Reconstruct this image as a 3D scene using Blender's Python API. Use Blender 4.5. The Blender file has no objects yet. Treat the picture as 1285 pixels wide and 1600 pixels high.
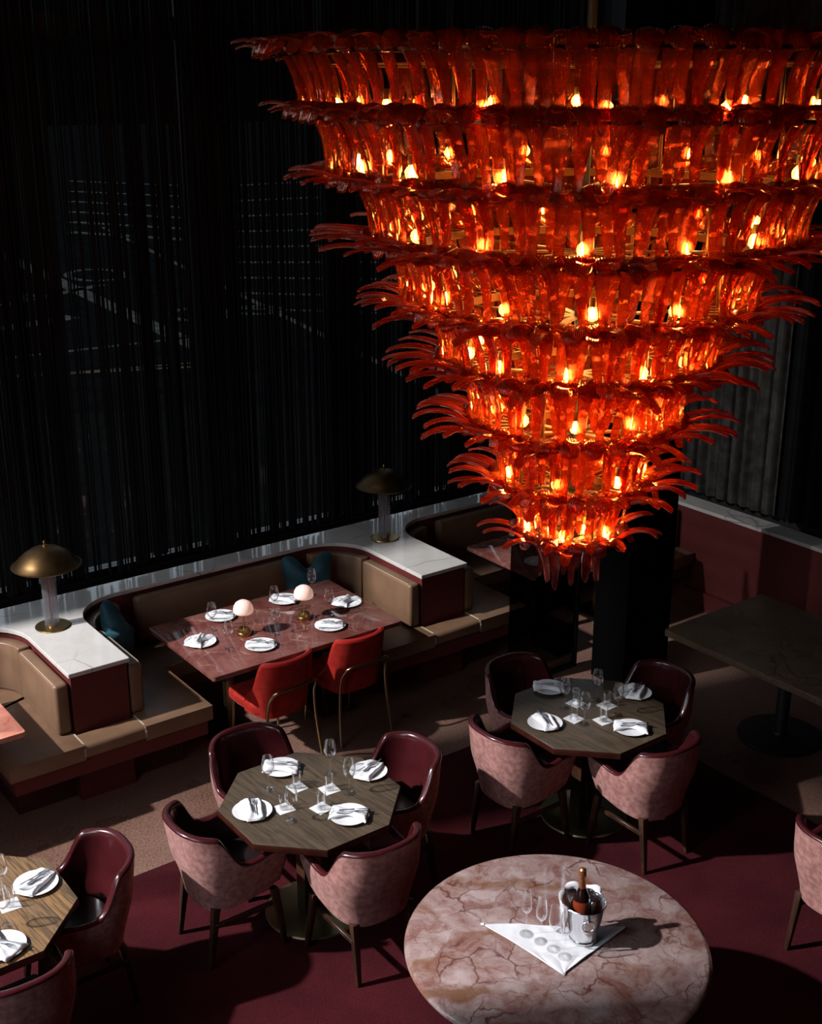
import bpy, bmesh, math, random
from mathutils import Vector, Matrix, noise
random.seed(7)
PI = math.pi
S = bpy.context.scene
COL = S.collection

# ------------------------------------------------------------------ camera
PITCH = math.radians(19.15); AZ = math.radians(53.5); CAM_Z = 4.5; FPX = 1929.0
cd = bpy.data.cameras.new('camera'); cam = bpy.data.objects.new('camera', cd); COL.objects.link(cam)
cam.location = (0, 0, CAM_Z)
cam.rotation_euler = (PI/2 - PITCH, 0, AZ - PI/2)
cd.sensor_fit = 'VERTICAL'; cd.sensor_height = 36.0; cd.lens = FPX*36.0/1600.0
cd.clip_start = 0.05; cd.clip_end = 300
S.camera = cam
FX, FY = math.cos(AZ), math.sin(AZ)

# ------------------------------------------------------------------ colour management
S.view_settings.view_transform = 'Standard'
S.view_settings.look = 'None'
S.view_settings.gamma = 1.0
S.view_settings.use_curve_mapping = False
S.view_settings.exposure = 0.0
S.cycles.transparent_max_bounces = 40
S.cycles.max_bounces = 10
S.cycles.sample_clamp_indirect = 4.0
S.cycles.caustics_reflective = False
S.cycles.caustics_refractive = False

# ------------------------------------------------------------------ world: overcast sky, dark towards the street
W = bpy.data.worlds.new('sky'); S.world = W; W.use_nodes = True
wn = W.node_tree; wn.nodes.clear()
wo = wn.nodes.new('ShaderNodeOutputWorld'); wb = wn.nodes.new('ShaderNodeBackground')
tc = wn.nodes.new('ShaderNodeTexCoord'); sx = wn.nodes.new('ShaderNodeSeparateXYZ'); cr = wn.nodes.new('ShaderNodeValToRGB')
wn.links.new(tc.outputs['Generated'], sx.inputs[0]); wn.links.new(sx.outputs['Z'], cr.inputs[0])
cr.color_ramp.elements[0].position = 0.16; cr.color_ramp.elements[0].color = (0.0005, 0.0006, 0.0007, 1)
cr.color_ramp.elements[1].position = 0.34; cr.color_ramp.elements[1].color = (0.80, 0.88, 1.0, 1)
wn.links.new(cr.outputs[0], wb.inputs[0]); wb.inputs[1].default_value = 3.2
wn.links.new(wb.outputs[0], wo.inputs[0])

def area_light(name, loc, target, sx_, sy_, power, color, spread=180):
    l = bpy.data.lights.new(name, 'AREA'); l.shape = 'RECTANGLE'; l.size = sx_; l.size_y = sy_
    l.energy = power; l.color = color; l.spread = math.radians(spread)
    o = bpy.data.objects.new(name, l); COL.objects.link(o); o.location = loc
    o.rotation_euler = (Vector(target)-Vector(loc)).to_track_quat('-Z', 'Y').to_euler()
    return o
# daylight coming in through the tall left windows, plus an added fill
area_light('window_daylight', (-7.0, 8.9, 10.0), (3.1, 5.1, 0.75), 0.3, 0.3, 3500, (0.98, 0.97, 1.0))
area_light('window_daylight_side', (-3.2, 3.4, 4.4), (3.6, 4.6, 0.7), 0.8, 1.6, 30, (0.93, 0.93, 1.0))  # weak fill added to lift the shaded front faces and round table

# ------------------------------------------------------------------ helpers
class MB:
    def __init__(s): s.v = []; s.f = []
    def add(s, vs, fs):
        o = len(s.v); s.v += [tuple(p) for p in vs]; s.f += [tuple(i+o for i in f) for f in fs]; return s
    def box(s, x0, x1, y0, y1, z0, z1):
        return s.add([(x0,y0,z0),(x1,y0,z0),(x1,y1,z0),(x0,y1,z0),(x0,y0,z1),(x1,y0,z1),(x1,y1,z1),(x0,y1,z1)],
                     [(3,2,1,0),(4,5,6,7),(0,1,5,4),(1,2,6,5),(2,3,7,6),(3,0,4,7)])
    def prism(s, poly, z0, z1):
        n = len(poly)
        return s.add([(x,y,z0) for x,y in poly]+[(x,y,z1) for x,y in poly],
                     [tuple(range(n-1,-1,-1)), tuple(range(n,2*n))]+[(i,(i+1)%n,n+(i+1)%n,n+i) for i in range(n)])
    def lathe(s, prof, n=24, c=(0,0,0), closed=False):
        vs = []; fs = []
        m = len(prof)
        for r,z in prof:
            for i in range(n):
                a = 2*PI*i/n; vs.append((c[0]+r*math.cos(a), c[1]+r*math.sin(a), c[2]+z))
        for j in range(m-1 if not closed else m):
            k = (j+1) % m
            for i in range(n):
                i2 = (i+1) % n
                fs.append((j*n+i, j*n+i2, k*n+i2, k*n+i))
        if not closed:
            if prof[0][0] > 1e-5: fs.append(tuple(range(n-1,-1,-1)))
            if prof[-1][0] > 1e-5: fs.append(tuple((m-1)*n+i for i in range(n)))
        return s.add(vs, fs)
    def tube(s, path, r, n=10, cap=True):
        pts = [Vector(p) for p in path]; vs = []; fs = []
        rr = r if isinstance(r, (list, tuple)) else [r]*len(pts)
        up = None
        for i,p in enumerate(pts):
            t = (pts[min(i+1,len(pts)-1)]-pts[max(i-1,0)]).normalized()
            if up is None:
                up = Vector((0,0,1)) if abs(t.z) < .9 else Vector((1,0,0))
            a = t.cross(up).normalized(); b = a.cross(t).normalized(); up = b
            for k in range(n):
                w = 2*PI*k/n; vs.append(tuple(p + (a*math.cos(w)+b*math.sin(w))*rr[i]))
        for i in range(len(pts)-1):
            for k in range(n):
                k2 = (k+1) % n; fs.append((i*n+k, i*n+k2, (i+1)*n+k2, (i+1)*n+k))
        if cap: fs += [tuple(range(n-1,-1,-1)), tuple((len(pts)-1)*n+k for k in range(n))]
        return s.add(vs, fs)
    def grid(s, fn, nu, nv, cu=False, cv=False):
        vs = [tuple(fn(i/(nu if cu else nu-1), j/(nv if cv else nv-1))) for j in range(nv) for i in range(nu)]
        fs = []
        for j in range(nv if cv else nv-1):
            for i in range(nu if cu else nu-1):
                i2 = (i+1)%nu; j2 = (j+1)%nv
                fs.append((j*nu+i, j*nu+i2, j2*nu+i2, j2*nu+i))
        return s.add(vs, fs)
    def build(s, name, mat, parent=None, bevel=0, seg=2, smooth=True, weld=False, angle=38):
        me = bpy.data.meshes.new(name); me.from_pydata(s.v, [], s.f)
        bm = bmesh.new(); bm.from_mesh(me)
        if weld: bmesh.ops.remove_doubles(bm, verts=bm.verts, dist=1e-5)
        bmesh.ops.recalc_face_normals(bm, faces=bm.faces)
        if bevel:
            es = [e for e in bm.edges if len(e.link_faces)==2 and e.calc_face_angle(0) > math.radians(30)]
            bmesh.ops.bevel(bm, geom=es, offset=bevel, segments=seg, profile=.5, affect='EDGES', clamp_overlap=True)
        if smooth:
            for f in bm.faces: f.smooth = True
        bm.to_mesh(me); bm.free()
        if smooth: me.set_sharp_from_angle(angle=math.radians(angle))
        me.materials.append(mat)
        o = bpy.data.objects.new(name, me); COL.objects.link(o)
        if parent: o.parent = parent
        return o

def tag(o, label=None, cat=None, group=None, kind=None):
    if label: o['label'] = label
    if cat: o['category'] = cat
    if group: o['group'] = group
    if kind: o['kind'] = kind
    return o
def empty(name, loc=(0,0,0), rz=0.0):
    o = bpy.data.objects.new(name, None); COL.objects.link(o); o.location = loc; o.rotation_euler = (0,0,rz)
    o.empty_display_size = .05
    return o
def children(o): return CH.get(o.name, [])
def copy_tree(o, parent=None):
    c = o.copy(); COL.objects.link(c); c.parent = parent
    for ch in list(o.children): copy_tree(ch, c)
    return c
def struct(o): o['kind'] = 'structure'; return o

# ------------------------------------------------------------------ materials
MAT = {}
def newmat(name):
    m = bpy.data.materials.new(name); m.use_nodes = True; nt = m.node_tree; nt.nodes.clear()
    out = nt.nodes.new('ShaderNodeOutputMaterial'); MAT[name] = m
    return m, nt, out
def N(nt, t, **kw):
    n = nt.nodes.new(t)
    for k,v in kw.items():
        if k.startswith('i_'): n.inputs[k[2:].replace('_',' ')].default_value = v
        else: setattr(n, k, v)
    return n
def pbr(name, col, rough=.5, metal=0, noise_scale=0, noise_amt=0, bump=0, bump_scale=50, coat=0, sheen=0, col2=None, spec=.5, detail=6, bdist=.002):
    m, nt, out = newmat(name); L = nt.links.new
    p = N(nt, 'ShaderNodeBsdfPrincipled'); L(p.outputs[0], out.inputs[0])
    p.inputs['Base Color'].default_value = (*col,1); p.inputs['Roughness'].default_value = rough
    p.inputs['Metallic'].default_value = metal; p.inputs['Coat Weight'].default_value = coat
    p.inputs['Coat Roughness'].default_value = .08
    p.inputs['Specular IOR Level'].default_value = spec
    if sheen:
        p.inputs['Sheen Weight'].default_value = sheen; p.inputs['Sheen Roughness'].default_value = .4
        p.inputs['Sheen Tint'].default_value = (min(1,col[0]*2.2+.2),min(1,col[1]*2.2+.2),min(1,col[2]*2.2+.2),1)
    co = N(nt, 'ShaderNodeTexCoord')
    if noise_scale:
        nz = N(nt, 'ShaderNodeTexNoise'); nz.inputs['Scale'].default_value = noise_scale; nz.inputs['Detail'].default_value = detail
        L(co.outputs['Object'], nz.inputs['Vector'])
        r = N(nt, 'ShaderNodeValToRGB'); c2 = col2 or tuple(c*(1-noise_amt) for c in col)
        r.color_ramp.elements[0].position = .36; r.color_ramp.elements[1].position = .64
        r.color_ramp.elements[0].color = (*c2,1); r.color_ramp.elements[1].color = (*col,1)
        L(nz.outputs['Fac'], r.inputs[0]); L(r.outputs[0], p.inputs['Base Color'])
    if bump:
        bz = N(nt, 'ShaderNodeTexNoise'); bz.inputs['Scale'].default_value = bump_scale; bz.inputs['Detail'].default_value = 4
        L(co.outputs['Object'], bz.inputs['Vector'])
        b = N(nt, 'ShaderNodeBump'); b.inputs['Strength'].default_value = bump; b.inputs['Distance'].default_value = bdist
        L(bz.outputs['Fac'], b.inputs['Height']); L(b.outputs[0], p.inputs['Normal'])
    return m
def ramp(nt, stops):
    r = N(nt, 'ShaderNodeValToRGB'); e = r.color_ramp.elements
    while len(e) < len(stops): e.new(.5)
    for i,(p,c) in enumerate(stops): e[i].position = p; e[i].color = (*c,1)
    return r
def mixc(nt, a, b, fac, mode='MIX'):
    m = N(nt, 'ShaderNodeMix', data_type='RGBA', blend_type=mode)
    for sock, val in ((m.inputs[6], a), (m.inputs[7], b), (m.inputs[0], fac)):
        if hasattr(val, 'is_linked') or hasattr(val, 'links'): nt.links.new(val, sock)
        elif isinstance(val, tuple): sock.default_value = (*val,1)
        else: sock.default_value = val
    return m.outputs[2]

def marble(name, base, alt, vein, vein2, scale, rough=.12, vein_w=.02, streak=None, coordscale=(1,1,1), warp=.35):
    m, nt, out = newmat(name); L = nt.links.new
    p = N(nt, 'ShaderNodeBsdfPrincipled'); L(p.outputs[0], out.inputs[0]); p.inputs['Roughness'].default_value = rough
    co = N(nt, 'ShaderNodeTexCoord'); mp = N(nt, 'ShaderNodeMapping'); mp.inputs['Scale'].default_value = coordscale
    mp.inputs['Rotation'].default_value = (0,0,.6)
    L(co.outputs['Object'], mp.inputs[0])
    wz = N(nt, 'ShaderNodeTexNoise'); wz.inputs['Scale'].default_value = scale*.9; wz.inputs['Detail'].default_value = 5
    L(mp.outputs[0], wz.inputs['Vector'])
    mx = N(nt, 'ShaderNodeVectorMath', operation='MULTIPLY_ADD'); mx.inputs[1].default_value = (warp,)*3
    L(wz.outputs['Color'], mx.inputs[0]); L(mp.outputs[0], mx.inputs[2])
    n1 = N(nt, 'ShaderNodeTexNoise'); n1.inputs['Scale'].default_value = scale*1.3; n1.inputs['Detail'].default_value = 8; n1.inputs['Roughness'].default_value = .65
    L(mx.outputs[0], n1.inputs['Vector'])
    r1 = ramp(nt, [(.38, base), (.62, alt)]); L(n1.outputs['Fac'], r1.inputs[0])
    c = r1.outputs[0]
    def vl(sc, w, col, amount):
        nonlocal c
        v = N(nt, 'ShaderNodeTexVoronoi', feature='DISTANCE_TO_EDGE'); v.inputs['Scale'].default_value = sc
        L(mx.outputs[0], v.inputs['Vector'])
        q = ramp(nt, [(0.0, (amount,)*3), (w, (0,0,0))]); L(v.outputs['Distance'], q.inputs[0])
        nn = N(nt, 'ShaderNodeTexNoise'); nn.inputs['Scale'].default_value = sc*.8; L(mp.outputs[0], nn.inputs['Vector'])
        mm = N(nt, 'ShaderNodeMath', operation='MULTIPLY'); rq = ramp(nt, [(.42,(0,0,0)),(.6,(1,1,1))]); L(nn.outputs['Fac'], rq.inputs[0])
        L(q.outputs[0], mm.inputs[0]); L(rq.outputs[0], mm.inputs[1])
        c = mixc(nt, c, col, mm.outputs[0])
    if streak:
        w = N(nt, 'ShaderNodeTexNoise'); w.inputs['Scale'].default_value = scale*.5; w.inputs['Detail'].default_value = 3
        mp2 = N(nt, 'ShaderNodeMapping'); mp2.inputs['Rotation'].default_value = (0,0,.25); mp2.inputs['Scale'].default_value = (.6,2.6,1); L(mx.outputs[0], mp2.inputs[0])
        L(mp2.outputs[0], w.inputs['Vector']); q = ramp(nt, [(.56,(0,0,0)),(.68,(.8,.8,.8))]); L(w.outputs['Fac'], q.inputs[0])
        c = mixc(nt, c, streak, q.outputs[0])
    vl(scale*1.1, vein_w, vein, .9); vl(scale*2.7, vein_w*1.2, vein2, .6)
    L(c, p.inputs['Base Color'])
    return m

def wood(name, c1, c2, c3, rough=.4, plank=.12, gs=1.0, horiz=True, coat=0):
    m, nt, out = newmat(name); L = nt.links.new
    p = N(nt, 'ShaderNodeBsdfPrincipled'); L(p.outputs[0], out.inputs[0]); p.inputs['Roughness'].default_value = rough
    p.inputs['Coat Weight'].default_value = coat
    co = N(nt, 'ShaderNodeTexCoord'); mp = N(nt, 'ShaderNodeMapping'); L(co.outputs['Object'], mp.inputs[0])
    mp.inputs['Rotation'].default_value = (0,0,PI/2-.1)
    br = N(nt, 'ShaderNodeTexBrick'); br.offset = .37; L(mp.outputs[0], br.inputs['Vector'])
    br.inputs['Scale'].default_value = 1; br.inputs['Mortar Size'].default_value = .0012; br.inputs['Mortar Smooth'].default_value = .3
    br.inputs['Brick Width'].default_value = 1.4; br.inputs['Row Height'].default_value = plank
    br.inputs['Color1'].default_value = (*c1,1); br.inputs['Color2'].default_value = (*c2,1); br.inputs['Mortar'].default_value = (*c3,1)
    m2 = N(nt, 'ShaderNodeMapping'); m2.inputs['Scale'].default_value = (3.0*gs, 44*gs, 2); L(mp.outputs[0], m2.inputs[0])
    nz = N(nt, 'ShaderNodeTexNoise'); nz.inputs['Scale'].default_value = 1.6; nz.inputs['Detail'].default_value = 9; nz.inputs['Distortion'].default_value = 1.4
    L(m2.outputs[0], nz.inputs['Vector'])
    q = ramp(nt, [(.4,(1,1,1)),(.62,(.12,.12,.12))]); L(nz.outputs['Fac'], q.inputs[0])
    c = mixc(nt, c3, br.outputs['Color'], q.outputs[0])
    L(c, p.inputs['Base Color'])
    b = N(nt, 'ShaderNodeBump'); b.inputs['Strength'].default_value = .2; b.inputs['Distance'].default_value = .001
    L(q.outputs[0], b.inputs['Height']); L(b.outputs[0], p.inputs['Normal'])
    return m

def schlick(nt, f0, normal=None, power=4.0):
    lw = N(nt, 'ShaderNodeLayerWeight'); lw.inputs['Blend'].default_value = .5
    if normal: nt.links.new(normal, lw.inputs['Normal'])
    pw = N(nt, 'ShaderNodeMath', operation='POWER'); pw.inputs[1].default_value = power; nt.links.new(lw.outputs['Facing'], pw.inputs[0])
    ma = N(nt, 'ShaderNodeMath', operation='MULTIPLY_ADD'); ma.inputs[1].default_value = 1-f0; ma.inputs[2].default_value = f0
    nt.links.new(pw.outputs[0], ma.inputs[0]); return ma
def clear_glass(name, tint, rough=.02, ior=1.45, body=0.0, body_col=(1,1,1), power=4.0):
    # thin blown glass: coloured transmission with fresnel reflection
    m, nt, out = newmat(name); L = nt.links.new
    tr = N(nt, 'ShaderNodeBsdfTransparent'); tr.inputs[0].default_value = (*tint,1)
    gl = N(nt, 'ShaderNodeBsdfGlossy'); gl.inputs['Roughness'].default_value = rough; gl.inputs['Color'].default_value = (1,1,1,1)
    fr = schlick(nt, ((ior-1)/(ior+1))**2, None, power)
    mx = N(nt, 'ShaderNodeMixShader'); L(fr.outputs[0], mx.inputs[0]); L(tr.outputs[0], mx.inputs[1]); L(gl.outputs[0], mx.inputs[2])
    last = mx
    if body:
        df = N(nt, 'ShaderNodeBsdfDiffuse'); df.inputs[0].default_value = (*body_col,1)
        tl = N(nt, 'ShaderNodeBsdfTranslucent'); tl.inputs[0].default_value = (*body_col,1)
        a = N(nt, 'ShaderNodeMixShader'); a.inputs[0].default_value = .6; L(df.outputs[0], a.inputs[1]); L(tl.outputs[0], a.inputs[2])
        b = N(nt, 'ShaderNodeMixShader'); b.inputs[0].default_value = body; L(mx.outputs[0], b.inputs[1]); L(a.outputs[0], b.inputs[2]); last = b
    L(last.outputs[0], out.inputs[0])
    return m
def emit(name, col, st):
    m, nt, out = newmat(name); e = N(nt, 'ShaderNodeEmission'); e.inputs[0].default_value = (*col,1); e.inputs[1].default_value = st
    nt.links.new(e.outputs[0], out.inputs[0]); return m

pbr('dark_wall', (.012,.012,.013), .8, noise_scale=3, noise_amt=.4)
pbr('black_lacquer', (.0012,.0012,.0012), .7, spec=.03)
pbr('black_metal', (.01,.01,.011), .45)
pbr('string', (.010,.010,.011), .7, spec=.15)
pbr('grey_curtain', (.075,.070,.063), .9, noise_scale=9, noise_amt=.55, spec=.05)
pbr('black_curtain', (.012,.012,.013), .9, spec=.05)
pbr('maroon_panel', (.115,.020,.018), .55, noise_scale=40, noise_amt=.15, spec=.3)
pbr('maroon_dark', (.06,.011,.012), .6, noise_scale=40, noise_amt=.15, spec=.3)
pbr('tan_leather', (.200,.112,.064), .42, noise_scale=5, noise_amt=.25, bump=.25, bump_scale=70, detail=8)
pbr('stitch', (.42,.36,.26), .8)
pbr('burgundy_leather', (.060,.0085,.0105), .24, noise_scale=6, noise_amt=.3, bump=.1, bump_scale=60, coat=.35)
pbr('black_leather', (.018,.010,.011), .32, bump=.15, bump_scale=60)
pbr('pink_velvet', (.46,.225,.195), .75, noise_scale=30, sheen=.35, col2=(.27,.118,.10), bump=.2, bump_scale=200, detail=12, spec=.2)
pbr('red_velvet', (.36,.016,.009), .7, noise_scale=18, noise_amt=.35, sheen=.3, detail=10, spec=.2)
pbr('red_piping', (.36,.02,.015), .3)
pbr('teal_velvet', (.006,.075,.105), .65, noise_scale=9, noise_amt=.5, sheen=.35, detail=8)
wood('walnut_leg', (.060,.026,.014), (.050,.022,.012), (.02,.009,.006), .35, plank=.5)
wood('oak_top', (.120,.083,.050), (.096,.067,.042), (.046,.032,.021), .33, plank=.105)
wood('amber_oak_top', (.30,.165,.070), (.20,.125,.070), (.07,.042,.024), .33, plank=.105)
pbr('mahogany_edge', (.050,.012,.007), .3, noise_scale=14, noise_amt=.3)
pbr('brass', (.52,.34,.12), .28, metal=1, noise_scale=8, noise_amt=.2)
pbr('aged_brass', (.15,.088,.036), .38, metal=1, noise_scale=6, noise_amt=.45)
pbr('base_brass', (.62,.52,.30), .35, metal=1, noise_scale=3, noise_amt=.2)
pbr('tube_brass', (.36,.26,.14), .3, metal=1)
pbr('bronze_frame', (.17,.065,.022), .38, metal=1, noise_scale=12, noise_amt=.3)
pbr('steel', (.70,.70,.72), .32, metal=1)
pbr('hammered_steel', (.72,.72,.74), .16, metal=1, bump=.6, bump_scale=95, bdist=.003)
pbr('china', (.82,.82,.82), .16)
pbr('linen', (.80,.80,.82), .85, bump=.3, bump_scale=220, noise_scale=30, noise_amt=.06)
pbr('paper', (.78,.77,.76), .7)
pbr('paper_print', (.50,.49,.49), .7)
pbr('street', (.004,.0043,.0045), .95, noise_scale=2, noise_amt=.4, spec=0)
pbr('road_paint', (.055,.055,.048), .9, noise_scale=3, noise_amt=.5, spec=0)
pbr('road_paint_orange', (.09,.045,.015), .9, noise_scale=3, noise_amt=.5, spec=.1)
pbr('foil', (.62,.23,.10), .32, metal=.85, bump=.8, bump_scale=120)
pbr('rose_bottle', (.22,.035,.012), .08, coat=.5)
pbr('bottle_shoulder', (.015,.004,.004), .10, coat=.5)
marble('white_marble', (.60,.57,.53), (.51,.48,.44), (.22,.21,.20), (.42,.40,.38), 1.1, vein_w=.012, rough=.13)
marble('red_marble', (.130,.036,.028), (.205,.080,.064), (.33,.21,.17), (.06,.016,.013), 3.6, rough=.07, vein_w=.022)
marble('coral_marble', (.60,.19,.12), (.68,.30,.22), (.22,.07,.05), (.45,.12,.08), 4.2, rough=.09, vein_w=.03)
marble('rose_marble', (.215,.098,.080), (.41,.31,.29), (.085,.018,.011), (.15,.035,.020), 4.6, rough=.06, vein_w=.038, streak=(.19,.080,.034), warp=.30)
marble('brown_marble', (.10,.062,.035), (.15,.10,.06), (.03,.016,.01), (.22,.16,.10), 3.0, rough=.3, vein_w=.03)
clear_glass('wine_glass', (.996,.996,.997), .03, 1.33, power=2.1)
clear_glass('ribbed_glass', (.80,.80,.82), .08, 1.5, body=.10, body_col=(.7,.7,.72))
clear_glass('bulb_glass', (1.0,.86,.60), .03, 1.45, body=.30, body_col=(1.0,.62,.25))
clear_glass('window_glass', (.52,.54,.55), .02, 1.3)
clear_glass('smoked_glass', (.20,.18,.18), .03, 1.08)
emit('filament', (1.0,.56,.20), 110)

# floor: brown terrazzo-like polished concrete
m, nt, out = newmat('floor_concrete'); L = nt.links.new
p = N(nt,'ShaderNodeBsdfPrincipled'); L(p.outputs[0], out.inputs[0]); p.inputs['Roughness'].default_value = .3
co = N(nt,'ShaderNodeTexCoord')
n1 = N(nt,'ShaderNodeTexNoise'); n1.inputs['Scale'].default_value = 1.3; n1.inputs['Detail'].default_value = 8; L(co.outputs['Object'], n1.inputs['Vector'])
r1 = ramp(nt, [(.35,(.175,.092,.066)),(.65,(.25,.145,.108))]); L(n1.outputs['Fac'], r1.inputs[0])
n2 = N(nt,'ShaderNodeTexNoise'); n2.inputs['Scale'].default_value = 75; n2.inputs['Detail'].default_value = 6; L(co.outputs['Object'], n2.inputs['Vector'])
r2 = ramp(nt, [(.36,(.46,.42,.40)),(.5,(.84,.84,.84)),(.66,(1.12,1.10,1.08))]); L(n2.outputs['Fac'], r2.inputs[0])
c = mixc(nt, r1.outputs[0], r2.outputs[0], 1.0, 'MULTIPLY')
v = N(nt,'ShaderNodeTexVoronoi'); v.inputs['Scale'].default_value = 42; L(co.outputs['Object'], v.inputs['Vector'])
r3 = ramp(nt, [(.0,(.7,.7,.7)),(.10,(0,0,0))]); L(v.outputs['Distance'], r3.inputs[0])
c = mixc(nt, c, (.45,.36,.28), r3.outputs[0]); L(c, p.inputs['Base Color'])
rr = ramp(nt, [(.3,(.22,.22,.22)),(.7,(.42,.42,.42))]); L(n1.outputs['Fac'], rr.inputs[0]); L(rr.outputs[0], p.inputs['Roughness'])
# rug
m, nt, out = newmat('rug_pile'); L = nt.links.new
p = N(nt,'ShaderNodeBsdfPrincipled'); L(p.outputs[0], out.inputs[0]); p.inputs['Roughness'].default_value = .95; p.inputs['Specular IOR Level'].default_value = .1
co = N(nt,'ShaderNodeTexCoord')
n1 = N(nt,'ShaderNodeTexNoise'); n1.inputs['Scale'].default_value = 2.2; n1.inputs['Detail'].default_value = 7; L(co.outputs['Object'], n1.inputs['Vector'])
r1 = ramp(nt, [(.35,(.040,.0050,.0075)),(.65,(.068,.0085,.0115))]); L(n1.outputs['Fac'], r1.inputs[0])
n2 = N(nt,'ShaderNodeTexNoise'); n2.inputs['Scale'].default_value = 130; L(co.outputs['Object'], n2.inputs['Vector'])
r2 = ramp(nt, [(.3,(.6,.6,.6)),(.7,(1.2,1.2,1.2))]); L(n2.outputs['Fac'], r2.inputs[0])
L(mixc(nt, r1.outputs[0], r2.outputs[0], 1.0, 'MULTIPLY'), p.inputs['Base Color'])
b = N(nt,'ShaderNodeBump'); b.inputs['Strength'].default_value=.6; b.inputs['Distance'].default_value=.006; L(n2.outputs['Fac'], b.inputs['Height']); L(b.outputs[0], p.inputs['Normal'])
# patterned china: white with a ring of green sprigs
m, nt, out = newmat('sprig_china'); L = nt.links.new
p = N(nt,'ShaderNodeBsdfPrincipled'); L(p.outputs[0], out.inputs[0]); p.inputs['Roughness'].default_value = .16
co = N(nt,'ShaderNodeTexCoord'); ln = N(nt,'ShaderNodeVectorMath', operation='LENGTH'); L(co.outputs['Object'], ln.inputs[0])
rg = ramp(nt, [(.062,(0,0,0)),(.070,(1,1,1)),(.098,(1,1,1)),(.104,(0,0,0))]); L(ln.outputs['Value'], rg.inputs[0])
nz = N(nt,'ShaderNodeTexNoise'); nz.inputs['Scale'].default_value = 60; nz.inputs['Detail'].default_value = 5; L(co.outputs['Object'], nz.inputs['Vector'])
rz = ramp(nt, [(.55,(0,0,0)),(.60,(1,1,1))]); L(nz.outputs['Fac'], rz.inputs[0])
mm = N(nt,'ShaderNodeMath', operation='MULTIPLY'); L(rg.outputs[0], mm.inputs[0]); L(rz.outputs[0], mm.inputs[1])
L(mixc(nt, (.82,.82,.82), (.16,.30,.12), mm.outputs[0]), p.inputs['Base Color'])
# opal lamp glass
m, nt, out = newmat('opal_glass'); L = nt.links.new
p = N(nt,'ShaderNodeBsdfPrincipled'); L(p.outputs[0], out.inputs[0]); p.inputs['Roughness'].default_value = .25
p.inputs['Base Color'].default_value = (.85,.62,.55,1); p.inputs['Emission Color'].default_value = (1,.56,.42,1); p.inputs['Emission Strength'].default_value = .42
# red leaf glass
def leaf_glass(name, tint, body, bodyw, rough=.09):
    m, nt, out = newmat(name); L = nt.links.new
    tr = N(nt,'ShaderNodeBsdfTransparent')
    # longer path through the glass at grazing angles: deeper colour
    lw = N(nt,'ShaderNodeLayerWeight'); lw.inputs['Blend'].default_value = .5
    at_ = N(nt,'ShaderNodeAttribute'); at_.attribute_name = 'thickness'
    thin = mixc(nt, tuple(min(1,c**.45) for c in tint), tuple(c**1.5*.9 for c in tint), at_.outputs['Fac'])
    tcol = mixc(nt, thin, tuple(c**1.9*.8 for c in tint), lw.outputs['Facing'])
    L(tcol, tr.inputs[0])
    rf = N(nt,'ShaderNodeBsdfRefraction'); rf.inputs['IOR'].default_value = 1.34; rf.inputs['Roughness'].default_value = .02; L(tcol, rf.inputs['Color'])
    trm = N(nt,'ShaderNodeMixShader'); trm.inputs[0].default_value = .45; L(tr.outputs[0], trm.inputs[1]); L(rf.outputs[0], trm.inputs[2])
    gl = N(nt,'ShaderNodeBsdfGlossy'); gl.inputs['Roughness'].default_value = rough; gl.inputs['Color'].default_value = (1,.74,.58,1)
    co = N(nt,'ShaderNodeTexCoord'); nz = N(nt,'ShaderNodeTexNoise'); nz.inputs['Scale'].default_value = 70; nz.inputs['Detail'].default_value = 2
    L(co.outputs['Object'], nz.inputs['Vector'])
    b = N(nt,'ShaderNodeBump'); b.inputs['Strength'].default_value = .25; b.inputs['Distance'].default_value = .003
    L(nz.outputs['Fac'], b.inputs['Height']); L(b.outputs[0], gl.inputs['Normal']); fr = schlick(nt, .10, b.outputs[0], 2.4)
    mx = N(nt,'ShaderNodeMixShader'); L(fr.outputs[0], mx.inputs[0]); L(trm.outputs[0], mx.inputs[1]); L(gl.outputs[0], mx.inputs[2])
    df = N(nt,'ShaderNodeBsdfDiffuse'); df.inputs[0].default_value = (*body,1)
    tl = N(nt,'ShaderNodeBsdfTranslucent'); tl.inputs[0].default_value = (*body,1)
    a = N(nt,'ShaderNodeMixShader'); a.inputs[0].default_value = .65; L(df.outputs[0], a.inputs[1]); L(tl.outputs[0], a.inputs[2])
    q = N(nt,'ShaderNodeMixShader'); q.inputs[0].default_value = bodyw; L(mx.outputs[0], q.inputs[1]); L(a.outputs[0], q.inputs[2])
    L(q.outputs[0], out.inputs[0]); return m
leaf_glass('red_leaf_glass', (.95,.40,.25), (1.0,.20,.03), .15)
leaf_glass('ember_leaf_glass', (.95,.38,.24), (1.0,.13,.025), .30)
leaf_glass('amethyst_leaf_glass', (.90,.55,.58), (.55,.12,.16), .14)
M = MAT

# ------------------------------------------------------------------ the room
XL, XR, YF, YB, ZC = -1.6, 8.65, -2.2, 8.62, 8.4
b = MB(); b.box(XL-.1, XR+.3, YF-.1, YB+.1, -.12, 0); struct(b.build('floor', M['floor_concrete'], smooth=False))
b = MB(); b.box(XL-.1, XR+.3, YF-.1, YB+.1, ZC, ZC+.12); struct(b.build('ceiling', M['dark_wall'], smooth=False))
b = MB(); b.box(XR, XR+.15, YF, YB, 0, ZC); struct(b.build('wall_right', M['dark_wall'], smooth=False))
b = MB(); b.box(XL-.1, XR, YF-.15, YF, 0, ZC); struct(b.build('wall_front', M['dark_wall'], smooth=False))
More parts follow.
